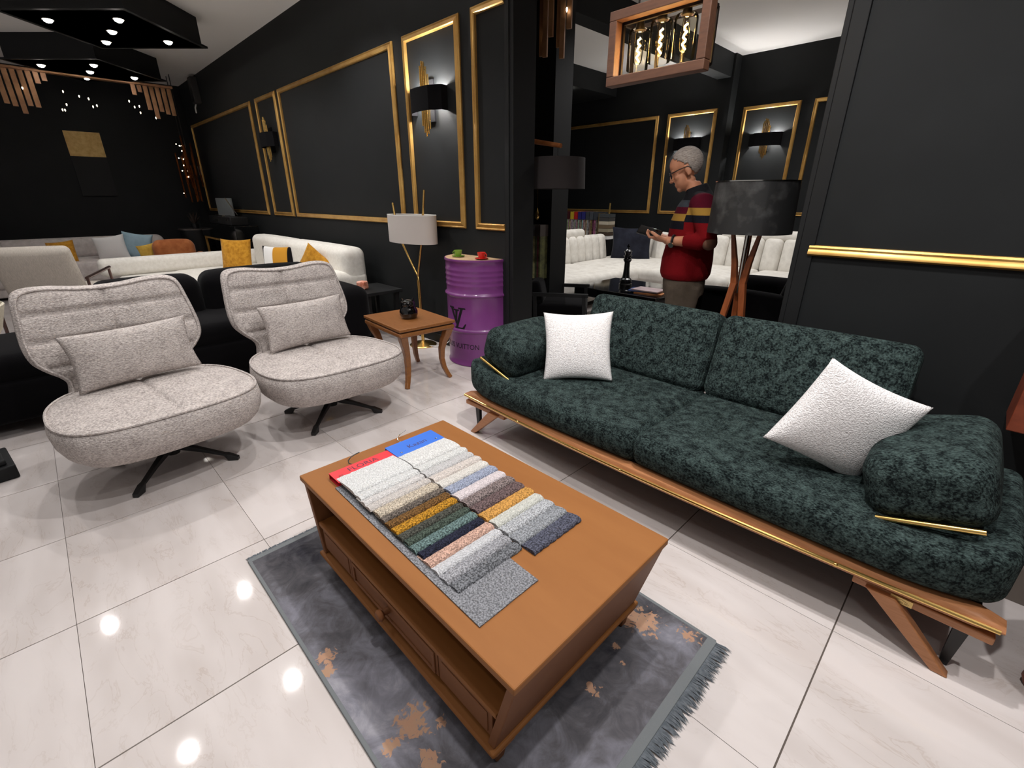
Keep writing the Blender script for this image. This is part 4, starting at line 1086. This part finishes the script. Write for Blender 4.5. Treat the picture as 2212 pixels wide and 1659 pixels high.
ws2 = thing('wall_speaker', 'slim grey wall speaker high in the far corner above the console', 'speaker', (-10.2, WY, 2.82))
MB().box(-.09,-.10,0,.09,0,.38).obj('cabinet', mat('speaker_grey', lin(46,44,44), .6), ws2, smooth=False, bevel=.006)
MB().box(-.075,-.104,.02,.075,-.099,.36).obj('grille', BLACKMETAL, ws2, smooth=False)
MB().tube([(-.09,-.05,.0),(-.14,-.06,-.05),(-.18,-.05,-.12)], .012, 8).obj('cable', PLASTICW, ws2)
wsw = thing('wall_switch', 'small white wall switch beside the amber bar column', 'switch', (-11.25, WY, 1.82))
MB().box(-.05,-.012,-.08,.05,0,.08).obj('plate', PLASTICW, wsw, smooth=False, bevel=.003)
MB().box(-.02,-.016,-.03,.02,-.011,.03).obj('rocker', PLASTICW, wsw, smooth=False)
# ------------------------------------------------------------------ back room: cream corner sofa
IVORY = mat('ivory_velvet', lin(232,228,220), .85, spec=.15, col2=lin(212,207,198), cs=9, cdet=5, bump=.1, bs=90)
bsf = thing('channel_sofa', 'ivory corner sofa with channel-tufted back in the room behind the green sofa', 'sofa', (-3.6, 5.9, 0))
def rb(nm, c, d, r, pf=(0,0,0), m=6, rot=None, mt=IVORY, parent=bsf, fn=None):
    return MB().rbox((0,0,0), d, r, pf, m=m, k=3, fn=fn).obj(nm, mt, parent, ang=180, loc=c, rot=rot)
# left wing (faces +x), right wing (faces -y)
rb('seat', (-.32,-1.05,.335), (1.05,1.45,.19), .07, (0,0,.03), 8)
rb('seat', (-.30,.25,.335), (1.05,1.20,.19), .07, (0,0,.03), 8)
rb('corner_seat', (-.35,.95,.34), (1.2,.7,.19), .07, (0,0,.02), 8)
rb('seat', (.75,.45,.335), (1.35,1.15,.19), .07, (0,0,.03), 8)
rb('seat', (2.05,.45,.335), (1.25,1.15,.19), .07, (0,0,.03), 8)
for (c, d) in (((-.42,-.35,.15),(.85,2.7,.18)), ((1.2,.55,.15),(2.9,.9,.18))):
    rb('plinth', c, d, .03)
for i in range(13):
    y = -1.62+.185*i
    rb('back_channel', (-.98,y,.575), (.20,.185,.42), .06, (.02,0,.01), 3, (0,radians(-9),0))
for i in range(11):
    x = -.62+.235*i
    rb('back_channel', (x,1.12,.60), (.235,.20,.46), .06, (0,.02,.01), 3, (radians(-9),0,0))
for c, d in (((-1.02,-.10,.82),(.16,.60,.14)), ((-1.02,-1.05,.82),(.16,.6,.14)), ((1.30,1.16,.86),(1.05,.17,.14)), ((2.35,1.16,.90),(.8,.17,.20))):
    rb('headrest', c, d, .06, (0,0,.0), 4)
rb('armrest', (2.55,.50,.52), (.32,1.3,.40), .10, (0,0,.02))
for x, y in ((-.75,-1.55),(.05,-1.55),(.1,.1),(2.4,.1)): MB().cyl((x,y,0),(x,y,.07),.025,n=10).obj('leg', BLACKMETAL, bsf)
NAVY = mat('charcoal_velvet', lin(40,42,52), .9, spec=.1, col2=lin(28,29,37), cs=7, sheen=.1)
pillow('corner_pillow', 'large charcoal pillow in the corner of the ivory channel sofa', .62, .52, .2, frame((-4.05, 6.62, .66), (.86,.50,0), (-.1,.14,1)), NAVY)
# low black table with chess king and magazines
kt = thing('low_table', 'low black glossy table standing in front of the ivory sofa', 'coffee table', (-2.78, 4.68, 0))
MB().box(-.52,-.42,.30,.52,.42,.40).obj('table_top', BLACKGLOSS, kt, smooth=False, bevel=.01)
for x in (-.45,.45):
    for y in (-.35,.35): MB().box(x-.035,y-.035,0,x+.035,y+.035,.30).obj('leg', BLACKMETAL, kt, smooth=False)
kg = thing('chess_king', 'tall black chess king figure standing on the low black table', 'figurine', (-2.86, 4.63, .40))
BK = mat('black_resin', lin(16,16,18), .3)
MB().lathe([(.001,0),(.070,0),(.072,.03),(.060,.045),(.066,.06),(.064,.085),(.045,.10),(.038,.13),(.032,.20),(.030,.27),(.042,.285),(.046,.30),(.036,.31),(.034,.325),(.044,.335),(.046,.345),(.032,.352)], 28).obj('body', BK, kg)
MB().lathe([(.030,.350),(.040,.385),(.044,.392),(.030,.405),(.012,.415),(.010,.42)], 24).obj('crown', BK, kg)
cr_ = MB(); cr_.box(-.006,-.005,.415,.006,.005,.465); cr_.box(-.018,-.0045,.435,.018,.0045,.448); cr_.obj('cross', BK, kg, smooth=False)
for i, (lab, col, z, rz, dx) in enumerate((('orange magazine, lowest of the pile on the low black table', (176,110,62), .0, .15, .06), ('dark blue magazine in the middle of the pile on the low black table', (34,52,96), .012, .28, -.02), ('pale grey and red magazine on top of the pile on the low black table', (170,150,152), .024, .05, .03))):
    m = MB().box(-.15,-.105,0,.15,.105,.011)
    o = m.obj('magazine', mat('magazine_%d' % i, lin(*col), .4, col2=lin(*(min(255, c+25) for c in col)), cs=8), smooth=False, loc=(-2.52+dx, 4.50, .4005+z), rot=(0,0,rz))
    tag(o, lab, 'magazine', 'magazines on the low table')
# fabric rack behind the sofa
fr = thing('fabric_rack', 'gold rail rack of hanging fabric samples behind the ivory sofa', 'rack', (-5.55, 7.32, 0))
RKG = mat('rack_gold', lin(176,146,84), .35, metal=.7)
MB().tube([(-.75,0,1.13),(.60,0,1.13)], .014, 10).obj('rail', RKG, fr)
MB().tube([(.52,0,0),(.58,0,1.25)], .016, 10).obj('upright', RKG, fr); MB().tube([(-.70,0,0),(-.74,0,1.2)], .016, 10).obj('upright', RKG, fr)
for x in (.50,-.70): MB().box(x-.03,-.2,0,x+.03,.2,.03).obj('foot', RKG, fr, smooth=False)
heads = [((196,170,40),'yellow'),((70,58,54),None),((96,26,30),'maroon'),((96,26,30),'maroon'),((100,28,32),'maroon'),((70,22,26),'maroon'),((200,172,44),'yellow'),((180,30,30),'red'),((40,40,110),'blue'),((44,44,116),'blue'),((60,64,70),None),((70,74,80),None),((56,60,66),None)]
for i, (hc, nm) in enumerate(heads):
    x = -5.55-.66+.088*i
    lab = {'yellow':'fabric sample book with a yellow header hanging on the gold rack','maroon':'fabric sample book with a maroon header hanging on the gold rack','red':'fabric sample book with a bright red header hanging on the gold rack','blue':'fabric sample book with a blue header hanging on the gold rack',None:'fabric sample book with a dark grey header hanging on the gold rack'}[nm]
    same = [k for k, h in enumerate(heads) if h[1] == nm]
    if len(same) > 1: lab = {1:'leftmost', 2:'second', 3:'third', 4:'fourth'}[same.index(i)+1] + ' ' + lab.replace('fabric sample book with a', 'sample book with').replace('hanging on the', 'on the')
    t = thing('hanging_sample_book', lab, 'sample book', (x, 7.32, 0), 0, 'sample books on the gold rack')
    MB().box(-.036,-.16,.97,.036,.16,1.10).obj('header', mat('head_%d' % i, lin(*hc), .6), t, smooth=False)
    MB().tube([(0,0,1.10),(0,0,1.118)], .004, 6).obj('hook', CHROME, t)
    c = random.choice([(196,192,190),(170,160,152),(150,120,104),(206,204,204),(120,96,84)])
    for q in range(3):
        cc = [max(20, min(240, a+random.randint(-40,30))) for a in c]
        MB().box(-.034+.024*q, -.15, .55, -.014+.024*q, .15, .97).obj('swatch', mat('hang_%d_%d' % (i, q), lin(*cc), .95, col2=lin(*(a*.6 for a in cc)), cs=14, lo=.45, hi=.6), t, smooth=False)
# stacked swatch block at the rack's right end
sb = thing('swatch_stack', 'stack of cream, olive and brown fabric swatches at the right end of the gold rack', 'sample book', (-4.93, 7.20, 0))
for k, cc in enumerate(((232,230,226),(70,56,42),(150,140,118),(110,92,70),(190,180,160),(60,58,56),(60,64,66))):
    MB().box(-.10,-.10,.66+.06*k,.10,.10,.655+.06*(k+1)).obj('swatch', mat('stack_%d' % k, lin(*cc), .95), sb, smooth=False)
MB().box(-.12,-.09,.0,-.10,.09,1.08).obj('back_board', RKG, sb, smooth=False); MB().box(-.10,-.06,0,.1,.06,.66).obj('stand', BLACKMETAL, sb, smooth=False)
# samples hanging just inside the doorway, on the partition
for i, (cc, hc, lab) in enumerate((((176,170,166),(60,60,62),'grey fabric sample book hanging on the partition, leftmost inside the doorway'), ((208,204,200),(90,90,92),'white fabric sample book hanging on the partition inside the doorway'), ((140,96,62),(70,62,58),'brown fabric sample book hanging on the partition, rightmost inside the doorway'))):
    t = thing('hanging_sample_book', lab, 'sample book', (-3.42+.082*i, 3.63, 0))
    MB().box(-.034,-.06,.98,.034,.06,1.09).obj('header', mat('phead_%d' % i, lin(*hc), .5), t, smooth=False)
    for q in range(3):
        c2 = [a*random.uniform(.6,1.1) for a in cc]
        MB().box(-.033+.023*q,-.055,.56,-.013+.023*q,.055,.98).obj('swatch', mat('pswatch_%d_%d' % (i, q), lin(*[min(240,a) for a in c2]), .95, col2=lin(*(a*.6 for a in c2)), cs=16), t, smooth=False)
t = thing('hanging_ornament', 'small brass drop ornament above the sample books inside the doorway', 'ornament', (-3.31, 3.62, 1.12))
MB().lathe([(.001,.0),(.02,.03),(.028,.06),(.012,.10),(.001,.13)], 10).obj('drop', BRASS, t); MB().cyl((0,0,.12),(0,0,.30),.003,n=6).obj('chain', BRASS, t)
# black low chair left of the table
bc = thing('black_armchair', 'black wooden armchair with open arm frame left of the low black table', 'armchair', (-3.02, 3.72, 0), radians(35))
upholstered(bc, [('seat', (0,0,.30), (.5,.5,.12), .04, (0,0,.01))], BLACKFAB)
MB().rbox((0,0,0), (.10,.48,.24), .04, (.01,0,0), m=5, k=3).obj('backrest', BLACKFAB, bc, ang=180, loc=(-.25,0,.46), rot=(0,radians(-12),0))
for s in (-1,1):
    for p, q in (((-.24,0),(-.26,.46)),((.24,0),(.22,.46)),((-.28,.46),(.26,.46)),((-.24,.2),(.24,.2))):
        MB().tube([(p[0],s*.28,p[1]),(q[0],s*.28,q[1])], .024, 4).obj('frame_bar', BLACKTRIM, bc, smooth=False)
# black wing chair on the right
wc = thing('wing_chair', 'black velvet wing chair with high curved back behind the tripod lamp', 'armchair', (-1.16, 3.72, 0), radians(180))
upholstered(wc, [('seat', (.02,0,.36), (.66,.62,.22), .07, (0,0,.02))], BLACKFAB)
MB().rbox((0,0,0), (.16,.78,.80), .075, (.02,0,.03), m=8, k=3, fn=lambda p: [p[0]+.25*p[1]*p[1], p[1], p[2]]).obj('backrest', BLACKFAB, wc, ang=180, loc=(-.36,0,.76), rot=(0,radians(-14),0))
for s in (-1,1): MB().rbox((0,0,0), (.66,.13,.36), .06, (0,0,.02), m=6, k=3).obj('armrest', BLACKFAB, wc, ang=180, loc=(.0,s*.36,.56))
for x in (-.28,.28):
    for y in (-.3,.3): MB().cyl((x,y,0),(x,y,.27),.018,n=8).obj('leg', BLACKMETAL, wc)
# tripod lamp with dark drum shade
def drum_shade(nm, m, parent, c, r0, r1, h):
    return MB().lathe([(r0,0),(r1,h),(r1-.004,h),(r0-.004,0),(r0,0)], 48, c).obj(nm, m, parent, fix=True)
CLOUD = mat('clouded_shade', lin(20,20,21), .7, col2=lin(78,78,78), cs=7, cdet=4, lo=.5, hi=.8)
tl = thing('tripod_lamp', 'tripod floor lamp with wooden legs and large clouded black drum shade', 'floor lamp', (-1.045, 2.965, 0))
drum_shade('shade', CLOUD, tl, (0,0,1.15), .225, .215, .275)
MB().lathe([(.2155,.272),(.218,.272),(.218,.277),(.2155,.277),(.2155,.272)], 48, (0,0,1.15)).obj('shade_rim', CHROME, tl, fix=True)
MB().cyl((0,0,.80),(0,0,1.30),.012,n=10).obj('stem', CHROME, tl)
TEAK = mat('teak_leg', lin(150,82,44), .4, col2=lin(120,60,28), cs=6, stretch=(8,8,1))
for a in (100, 220, 340):
    ca, sa_ = cos(radians(a)), sin(radians(a))
    MB().tube([(.085*ca,.085*sa_,1.16),(.045*ca,.045*sa_,.98),(.028*ca,.028*sa_,.86),(.07*ca,.07*sa_,.60),(.17*ca,.17*sa_,.28),(.27*ca,.27*sa_,0)], [.014,.022,.026,.024,.021,.014], 4).obj('leg', TEAK, tl, smooth=False, bevel=.004)
# wooden boom lamp with dark shade by the doorway
bl_ = thing('boom_lamp', 'floor lamp with wooden boom arm and dark brown drum shade inside the doorway', 'floor lamp', (-2.98, 3.10, 0))
MB().cyl((0,0,0),(0,0,1.80),.018,n=12).obj('post', TEAK, bl_); MB().lathe([(.001,0),(.15,0),(.15,.02),(.001,.025)], 28).obj('base', BLACKMETAL, bl_)
MB().tube([(0,0,1.66),(.02,0,1.78),(.09,0,1.765),(.38,0,1.715)], [.022,.024,.02,.017], 10).obj('boom', mat('boom_wood', lin(176,112,66), .4, col2=lin(146,84,44), cs=8), bl_)
MB().cyl((.35,0,1.62),(.35,0,1.72),.003,n=6).obj('cord', BLACKMETAL, bl_)
drum_shade('shade', mat('brown_shade', lin(36,30,30), .9, bump=.3, bs=300), bl_, (.34,0,1.405), .235, .225, .225)

# ------------------------------------------------------------------ the man
PX = (-1.47, 3.125, 0)
man = thing('person', 'grey-haired man in glasses and striped dark sweater looking down at a phone', 'person', PX, atan2(-.427, -.904))
def remesh(o, vox, it=6, fac=.5):
    md = o.modifiers.new('fuse', 'REMESH'); md.mode = 'VOXEL'; md.voxel_size = vox; md.use_smooth_shade = True
    ms = o.modifiers.new('relax', 'SMOOTH'); ms.iterations = it; ms.factor = fac
    return o
def eloft(mb, secs, n=24):
    "secs: (centre, rx, ry, ux, uy) elliptical rings"
    V = []; 
    for c, rx, ry, ux, uy in secs:
        c, ux, uy = Vector(c), Vector(ux), Vector(uy)
        for k in range(n):
            a = 2*pi*k/n; V.append(c+ux*(rx*cos(a))+uy*(ry*sin(a)))
    F = [(k*n+i, k*n+(i+1) % n, (k+1)*n+(i+1) % n, (k+1)*n+i) for k in range(len(secs)-1) for i in range(n)] + [tuple(range(n))[::-1], tuple(range((len(secs)-1)*n, len(secs)*n))]
    return mb.add(V, F)
def limb(mb, pts, rs, n=16): return mb.tube(pts, rs, n)
HX, HY = (1,0,0), (0,1,0)
# skin: head, neck, forearms, hands, and the trunk under the clothes
body = MB()
HM = Matrix.Translation((.078, 0, 1.515)) @ Matrix.Rotation(radians(24), 4, 'Y')
def hb(c, r, rot=0):
    o = len(body.v); body.ball((0,0,0), r, 16)
    body.xf(HM @ Matrix.Translation(c) @ Matrix.Rotation(radians(rot), 4, 'Y'), o)
hb((-.012,0,.030), (.096,.075,.090))      # cranium
hb((.045,0,.030), (.048,.060,.062))       # forehead
hb((.038,0,-.050), (.052,.056,.080))      # face
hb((.020,0,-.080), (.056,.052,.040))      # jaw
hb((.068,0,-.104), (.022,.024,.020))      # chin
hb((.094,0,-.020), (.016,.011,.034), -22) # nose ridge
hb((.106,0,-.040), (.014,.015,.012))      # nose tip
hb((.078,0,.012), (.016,.050,.012))       # brow
hb((.084,0,-.070), (.011,.022,.007)); hb((.082,0,-.082), (.011,.020,.008))   # lips
for s in (-1, 1):
    hb((.058,.038*s,-.032), (.024,.018,.020))   # cheek
    hb((-.008,.074*s,-.018), (.018,.010,.033), 12); hb((-.004,.076*s,-.040), (.009,.008,.012))   # ear
# neck and trunk
eloft(body, [((.035,0,1.44),.052,.052,HX,HY), ((.012,0,1.40),.056,.056,HX,HY), ((-.015,0,1.35),.066,.075,HX,HY), ((-.025,0,1.28),.085,.13,HX,HY), ((-.005,0,1.1),.115,.15,HX,HY), ((0,0,.95),.12,.15,HX,HY), ((0,0,.82),.115,.155,HX,HY)])
for s in (-1, 1):
    limb(body, [(0,.09*s,.84),(.005,.10*s,.48),(-.01,.105*s,.10)], [.08,.058,.04])
    sh, el, wr = (-.045,.150*s,1.290), (-.105,.250*s,1.085), (.125,.165*s,1.080)
    if s < 0: el, wr = (-.09,-.245,1.08), (.13,-.10,1.075)
    limb(body, [sh, el], [.036,.036]); 
    limb(body, [el, tuple(el[i]*.45+wr[i]*.55 for i in range(3)), wr], [.036,.034,.026])
def hand(w, d, up, side, phone):
    "w wrist, d along the hand, up back-of-hand side, side towards the thumb"
    w, d, up, side = Vector(w), Vector(d).normalized(), Vector(up).normalized(), Vector(side).normalized()
    o = len(body.v); body.rbox((0,0,0), (.095,.078,.030), .014, (0,0,.004), m=4, k=2)
    M = Matrix.Identity(4)
    for i in range(3): M[i][0] = d[i]; M[i][1] = side[i]; M[i][2] = up[i]; M[i][3] = (w+d*.055)[i]
    body.xf(M, o)
    limb(body, [w-d*.01, w+d*.02], [.026,.026])
    for k, (off, ln) in enumerate(((.028,.072),(.009,.080),(-.011,.074),(-.030,.058))):
        b0 = w+d*.095+side*off; p1 = b0+d*ln*.42-up*.004; p2 = p1+d*ln*.25+up*ln*.30; p3 = p2-d*ln*.02+up*ln*.28
        limb(body, [b0-d*.02, p1, p2, p3], [.0105,.0095,.0088,.0072], 10)
    t0 = w+d*.035+side*.034; t1 = t0+side*.022+d*.025+up*.012; t2 = t1+d*.032+up*.014-side*.006; t3 = t2+d*.022+up*.006-side*.010
    limb(body, [t0, t1, t2, t3], [.015,.0125,.011,.0085], 10)
# left hand cradles the phone palm-up; right hand behind it
hand((.125,.165,1.080), (.92,-.30,.16), (.0,.1,1), (.25,.92,.1), None)
hand((.13,-.10,1.075), (.90,.32,.18), (.0,-.1,1), (.25,-.92,.1), None)
SKIN = mat('skin', lin(194,138,108), .55, spec=.3, col2=lin(176,118,90), cs=12)
remesh(body.obj('body', SKIN, man, fix=False), .0048, 5, .45)
# hair: grey shell over the crown, sides and nape
hm = MB(); n = 40
v = []; f = []
for i in range(n+1):
    for j in range(2*n):
        th, ph = pi*i/n, 2*pi*j/(2*n)
        d = Vector((sin(th)*cos(ph), sin(th)*sin(ph), cos(th)))
        p = Vector((d.x*.0995-.012, d.y*.0790, d.z*.0935+.030)); v.append(p)
def hairy(p):
    p = p + Vector((0, 0, .004*sin(p.x*310+p.y*170)+.003*sin(p.y*420)))
    return p.z > .022+max(0, (p.x-.0)*.95)+(.02 if abs(p.y) < .03 and p.x > .03 else 0) if p.x > -.015 else p.z > -.058 and p.z > -.02-(-.02-p.x)*1.6
for i in range(n):
    for j in range(2*n):
        q = [i*2*n+j, (i+1)*2*n+j, (i+1)*2*n+(j+1) % (2*n), i*2*n+(j+1) % (2*n)]
        if all(hairy(v[k]) for k in q): f.append(tuple(q))
hm.add([tuple(HM @ p) for p in v], f)
ho = hm.obj('hair', mat('grey_hair', lin(172,163,156), .8, col2=lin(122,112,106), cs=60, stretch=(1,1,4), lo=.35, hi=.65, bump=.35, bs=240), man, fix=True, ang=180)
md = ho.modifiers.new('thick', 'SOLIDIFY'); md.thickness = .007; md.offset = -.5
# glasses
gm = thing('g', '', 'x'); bpy.data.objects.remove(gm)
GL = mat('glasses_frame', lin(30,26,30), .3)
gb = MB()
for s in (-1, 1):
    ring = [(.098-.10*abs(y*s)*.0, y, z) for y, z in [(s*(.032+.024*cos(a)), -.006+.019*sin(a)) for a in [2*pi*k/16 for k in range(16)]]]
    gb.tube([tuple(HM @ Vector((.100-.25*max(0, abs(p[1])-.03), p[1], p[2]))) for p in ring], .003, 6, closed=True)
    gb.tube([tuple(HM @ Vector(p)) for p in ((.094,s*.057,.004),(.04,s*.078,.006),(-.012,s*.084,.004),(-.03,s*.080,-.012))], .003, 6)
gb.tube([tuple(HM @ Vector(p)) for p in ((.101,-.009,.002),(.104,0,.004),(.101,.009,.002))], .0025, 6)
gb.obj('glasses', GL, man)
# sweater: trunk and two sleeves fused into one garment
sw = MB()
eloft(sw, [((.0,0,.825),.150,.180,HX,HY), ((.0,0,.86),.166,.192,HX,HY), ((-.002,0,.95),.166,.190,HX,HY), ((-.008,0,1.08),.150,.182,HX,HY), ((-.012,0,1.20),.145,.190,HX,HY), ((-.022,0,1.29),.125,.190,HX,HY), ((-.028,0,1.345),.096,.150,HX,HY), ((-.018,0,1.385),.074,.090,HX,HY), ((.004,0,1.408),.066,.068,(1,0,-.35),HY)])
for s in (-1, 1):
    sh, el, wr = (-.045,.165*s,1.310), (-.105,.255*s,1.085), (.125,.165*s,1.080)
    if s < 0: el, wr = (-.09,-.25,1.08), (.13,-.10,1.075)
    mid = tuple(el[i]*.42+wr[i]*.58 for i in range(3))
    limb(sw, [(-.02,.10*s,1.31), sh, tuple((sh[i]+el[i])/2 for i in range(3)), (el[0]-.004,el[1],el[2]+.01), tuple(el[i]*.85+wr[i]*.15 for i in range(3)), mid], [.07,.074,.062,.056,.054,.044], 20)
def sweater_mat():
    m, nt, b = new_mat('striped_knit'); L = nt.links.new
    tc = N(nt, 'ShaderNodeTexCoord'); sp = N(nt, 'ShaderNodeSeparateXYZ'); L(tc.outputs['Object'], sp.inputs[0])
    def ramp(stops):
        mr = N(nt, 'ShaderNodeMapRange'); mr.inputs[1].default_value = .8; mr.inputs[2].default_value = 1.45; L(sp.outputs[2], mr.inputs[0])
        cr = N(nt, 'ShaderNodeValToRGB'); cr.color_ramp.interpolation = 'CONSTANT'; e = cr.color_ramp.elements
        st = [((z-.8)/.65, c) for z, c in stops]
        e[0].position, e[0].color = st[0]; e[1].position, e[1].color = st[1]
        for p, c in st[2:]: k = e.new(p); k.color = c
        L(mr.outputs[0], cr.inputs[0]); return cr.outputs[0]
    RED, NV, MU, MA, GY = lin(104,12,18), lin(20,20,28), lin(146,112,50), lin(70,12,28), lin(54,58,64)
    torso = ramp([(.80,RED),(1.148,NV),(1.200,MU),(1.243,MA),(1.284,GY),(1.324,lin(24,24,28))])
    sleeve = ramp([(.80,RED),(1.196,NV),(1.238,MU),(1.282,MA),(1.375,lin(24,24,28))])
    ab = N(nt, 'ShaderNodeMath', operation='ABSOLUTE'); L(sp.outputs[1], ab.inputs[0])
    gt = N(nt, 'ShaderNodeMath', operation='GREATER_THAN'); gt.inputs[1].default_value = .172; L(ab.outputs[0], gt.inputs[0])
    mx = N(nt, 'ShaderNodeMix', data_type='RGBA'); L(gt.outputs[0], mx.inputs[0]); L(torso, mx.inputs[6]); L(sleeve, mx.inputs[7])
    L(mx.outputs[2], b.inputs['Base Color']); b.inputs['Roughness'].default_value = .95; b.inputs['Specular IOR Level'].default_value = .1
    nz = N(nt, 'ShaderNodeTexNoise'); nz.inputs['Scale'].default_value = 180; L(tc.outputs['Object'], nz.inputs['Vector'])
    bp = N(nt, 'ShaderNodeBump'); bp.inputs['Strength'].default_value = .5; bp.inputs['Distance'].default_value = .003; L(nz.outputs['Fac'], bp.inputs['Height']); L(bp.outputs[0], b.inputs['Normal'])
    return m
so_ = remesh(sw.obj('sweater', sweater_mat(), man), .008, 4, .5)
MB().ball((-.118,.262,1.083), (.046,.044,.046), 14).obj('elbow_patch', mat('suede_patch', lin(96,64,48), .9), so_, ang=180)
# trousers and shoes
tr = MB()
eloft(tr, [((.0,0,.90),.135,.165,HX,HY), ((.0,0,.80),.140,.178,HX,HY), ((-.005,0,.72),.135,.180,HX,HY)])
for s in (-1, 1):
    eloft(tr, [((-.002,.085*s,.78),.118,.092,HX,HY), ((.002,.092*s,.62),.100,.086,HX,HY), ((.004,.098*s,.46),.080,.075,HX,HY), ((-.006,.102*s,.25),.068,.066,HX,HY), ((-.010,.105*s,.05),.062,.062,HX,HY)])
remesh(tr.obj('trousers', mat('taupe_trousers', lin(92,82,72), .95, spec=.1, col2=lin(76,67,58), cs=9, bump=.2, bs=120), man), .009, 4, .5)
for s in (-1, 1):
    MB().rbox((.045,.105*s,.045), (.27,.098,.09), .042, (0,0,.01), m=6, k=3, fn=lambda p: [p[0], p[1], p[2]*(1-.35*max(0, p[0]/.13))-(.35*.045*max(0, p[0]/.13))]).obj('shoe', mat('shoe_leather', lin(30,24,22), .4), man, ang=180)
# watch
wt = MB().tube([tuple(Vector((.095,.177,1.081))+Vector((.30,.92,0)).normalized()*.032*cos(a)+Vector((0,0,1))*.032*sin(a)) for a in [2*pi*k/24 for k in range(24)]], .009, 6, closed=True).obj('watch_strap', BLACKMETAL, man)
MB().cyl((.105,.204,1.060), (.109,.214,1.056), .017, n=20).obj('watch_face', CHROME, wt)
ph = MB().rbox((0,0,0), (.155,.078,.010), .0045, m=3, k=2).obj('mobile_phone', BLACKGLOSS, ang=40)
pm = Matrix.Translation(PX) @ Matrix.Rotation(atan2(-.427,-.904), 4, 'Z')
ph.matrix_world = pm @ Matrix.Translation((.255,.112,1.128)) @ Euler((radians(-38), radians(-14), radians(-8))).to_matrix().to_4x4()
tag(ph, "black mobile phone held in the man's hands", 'phone')
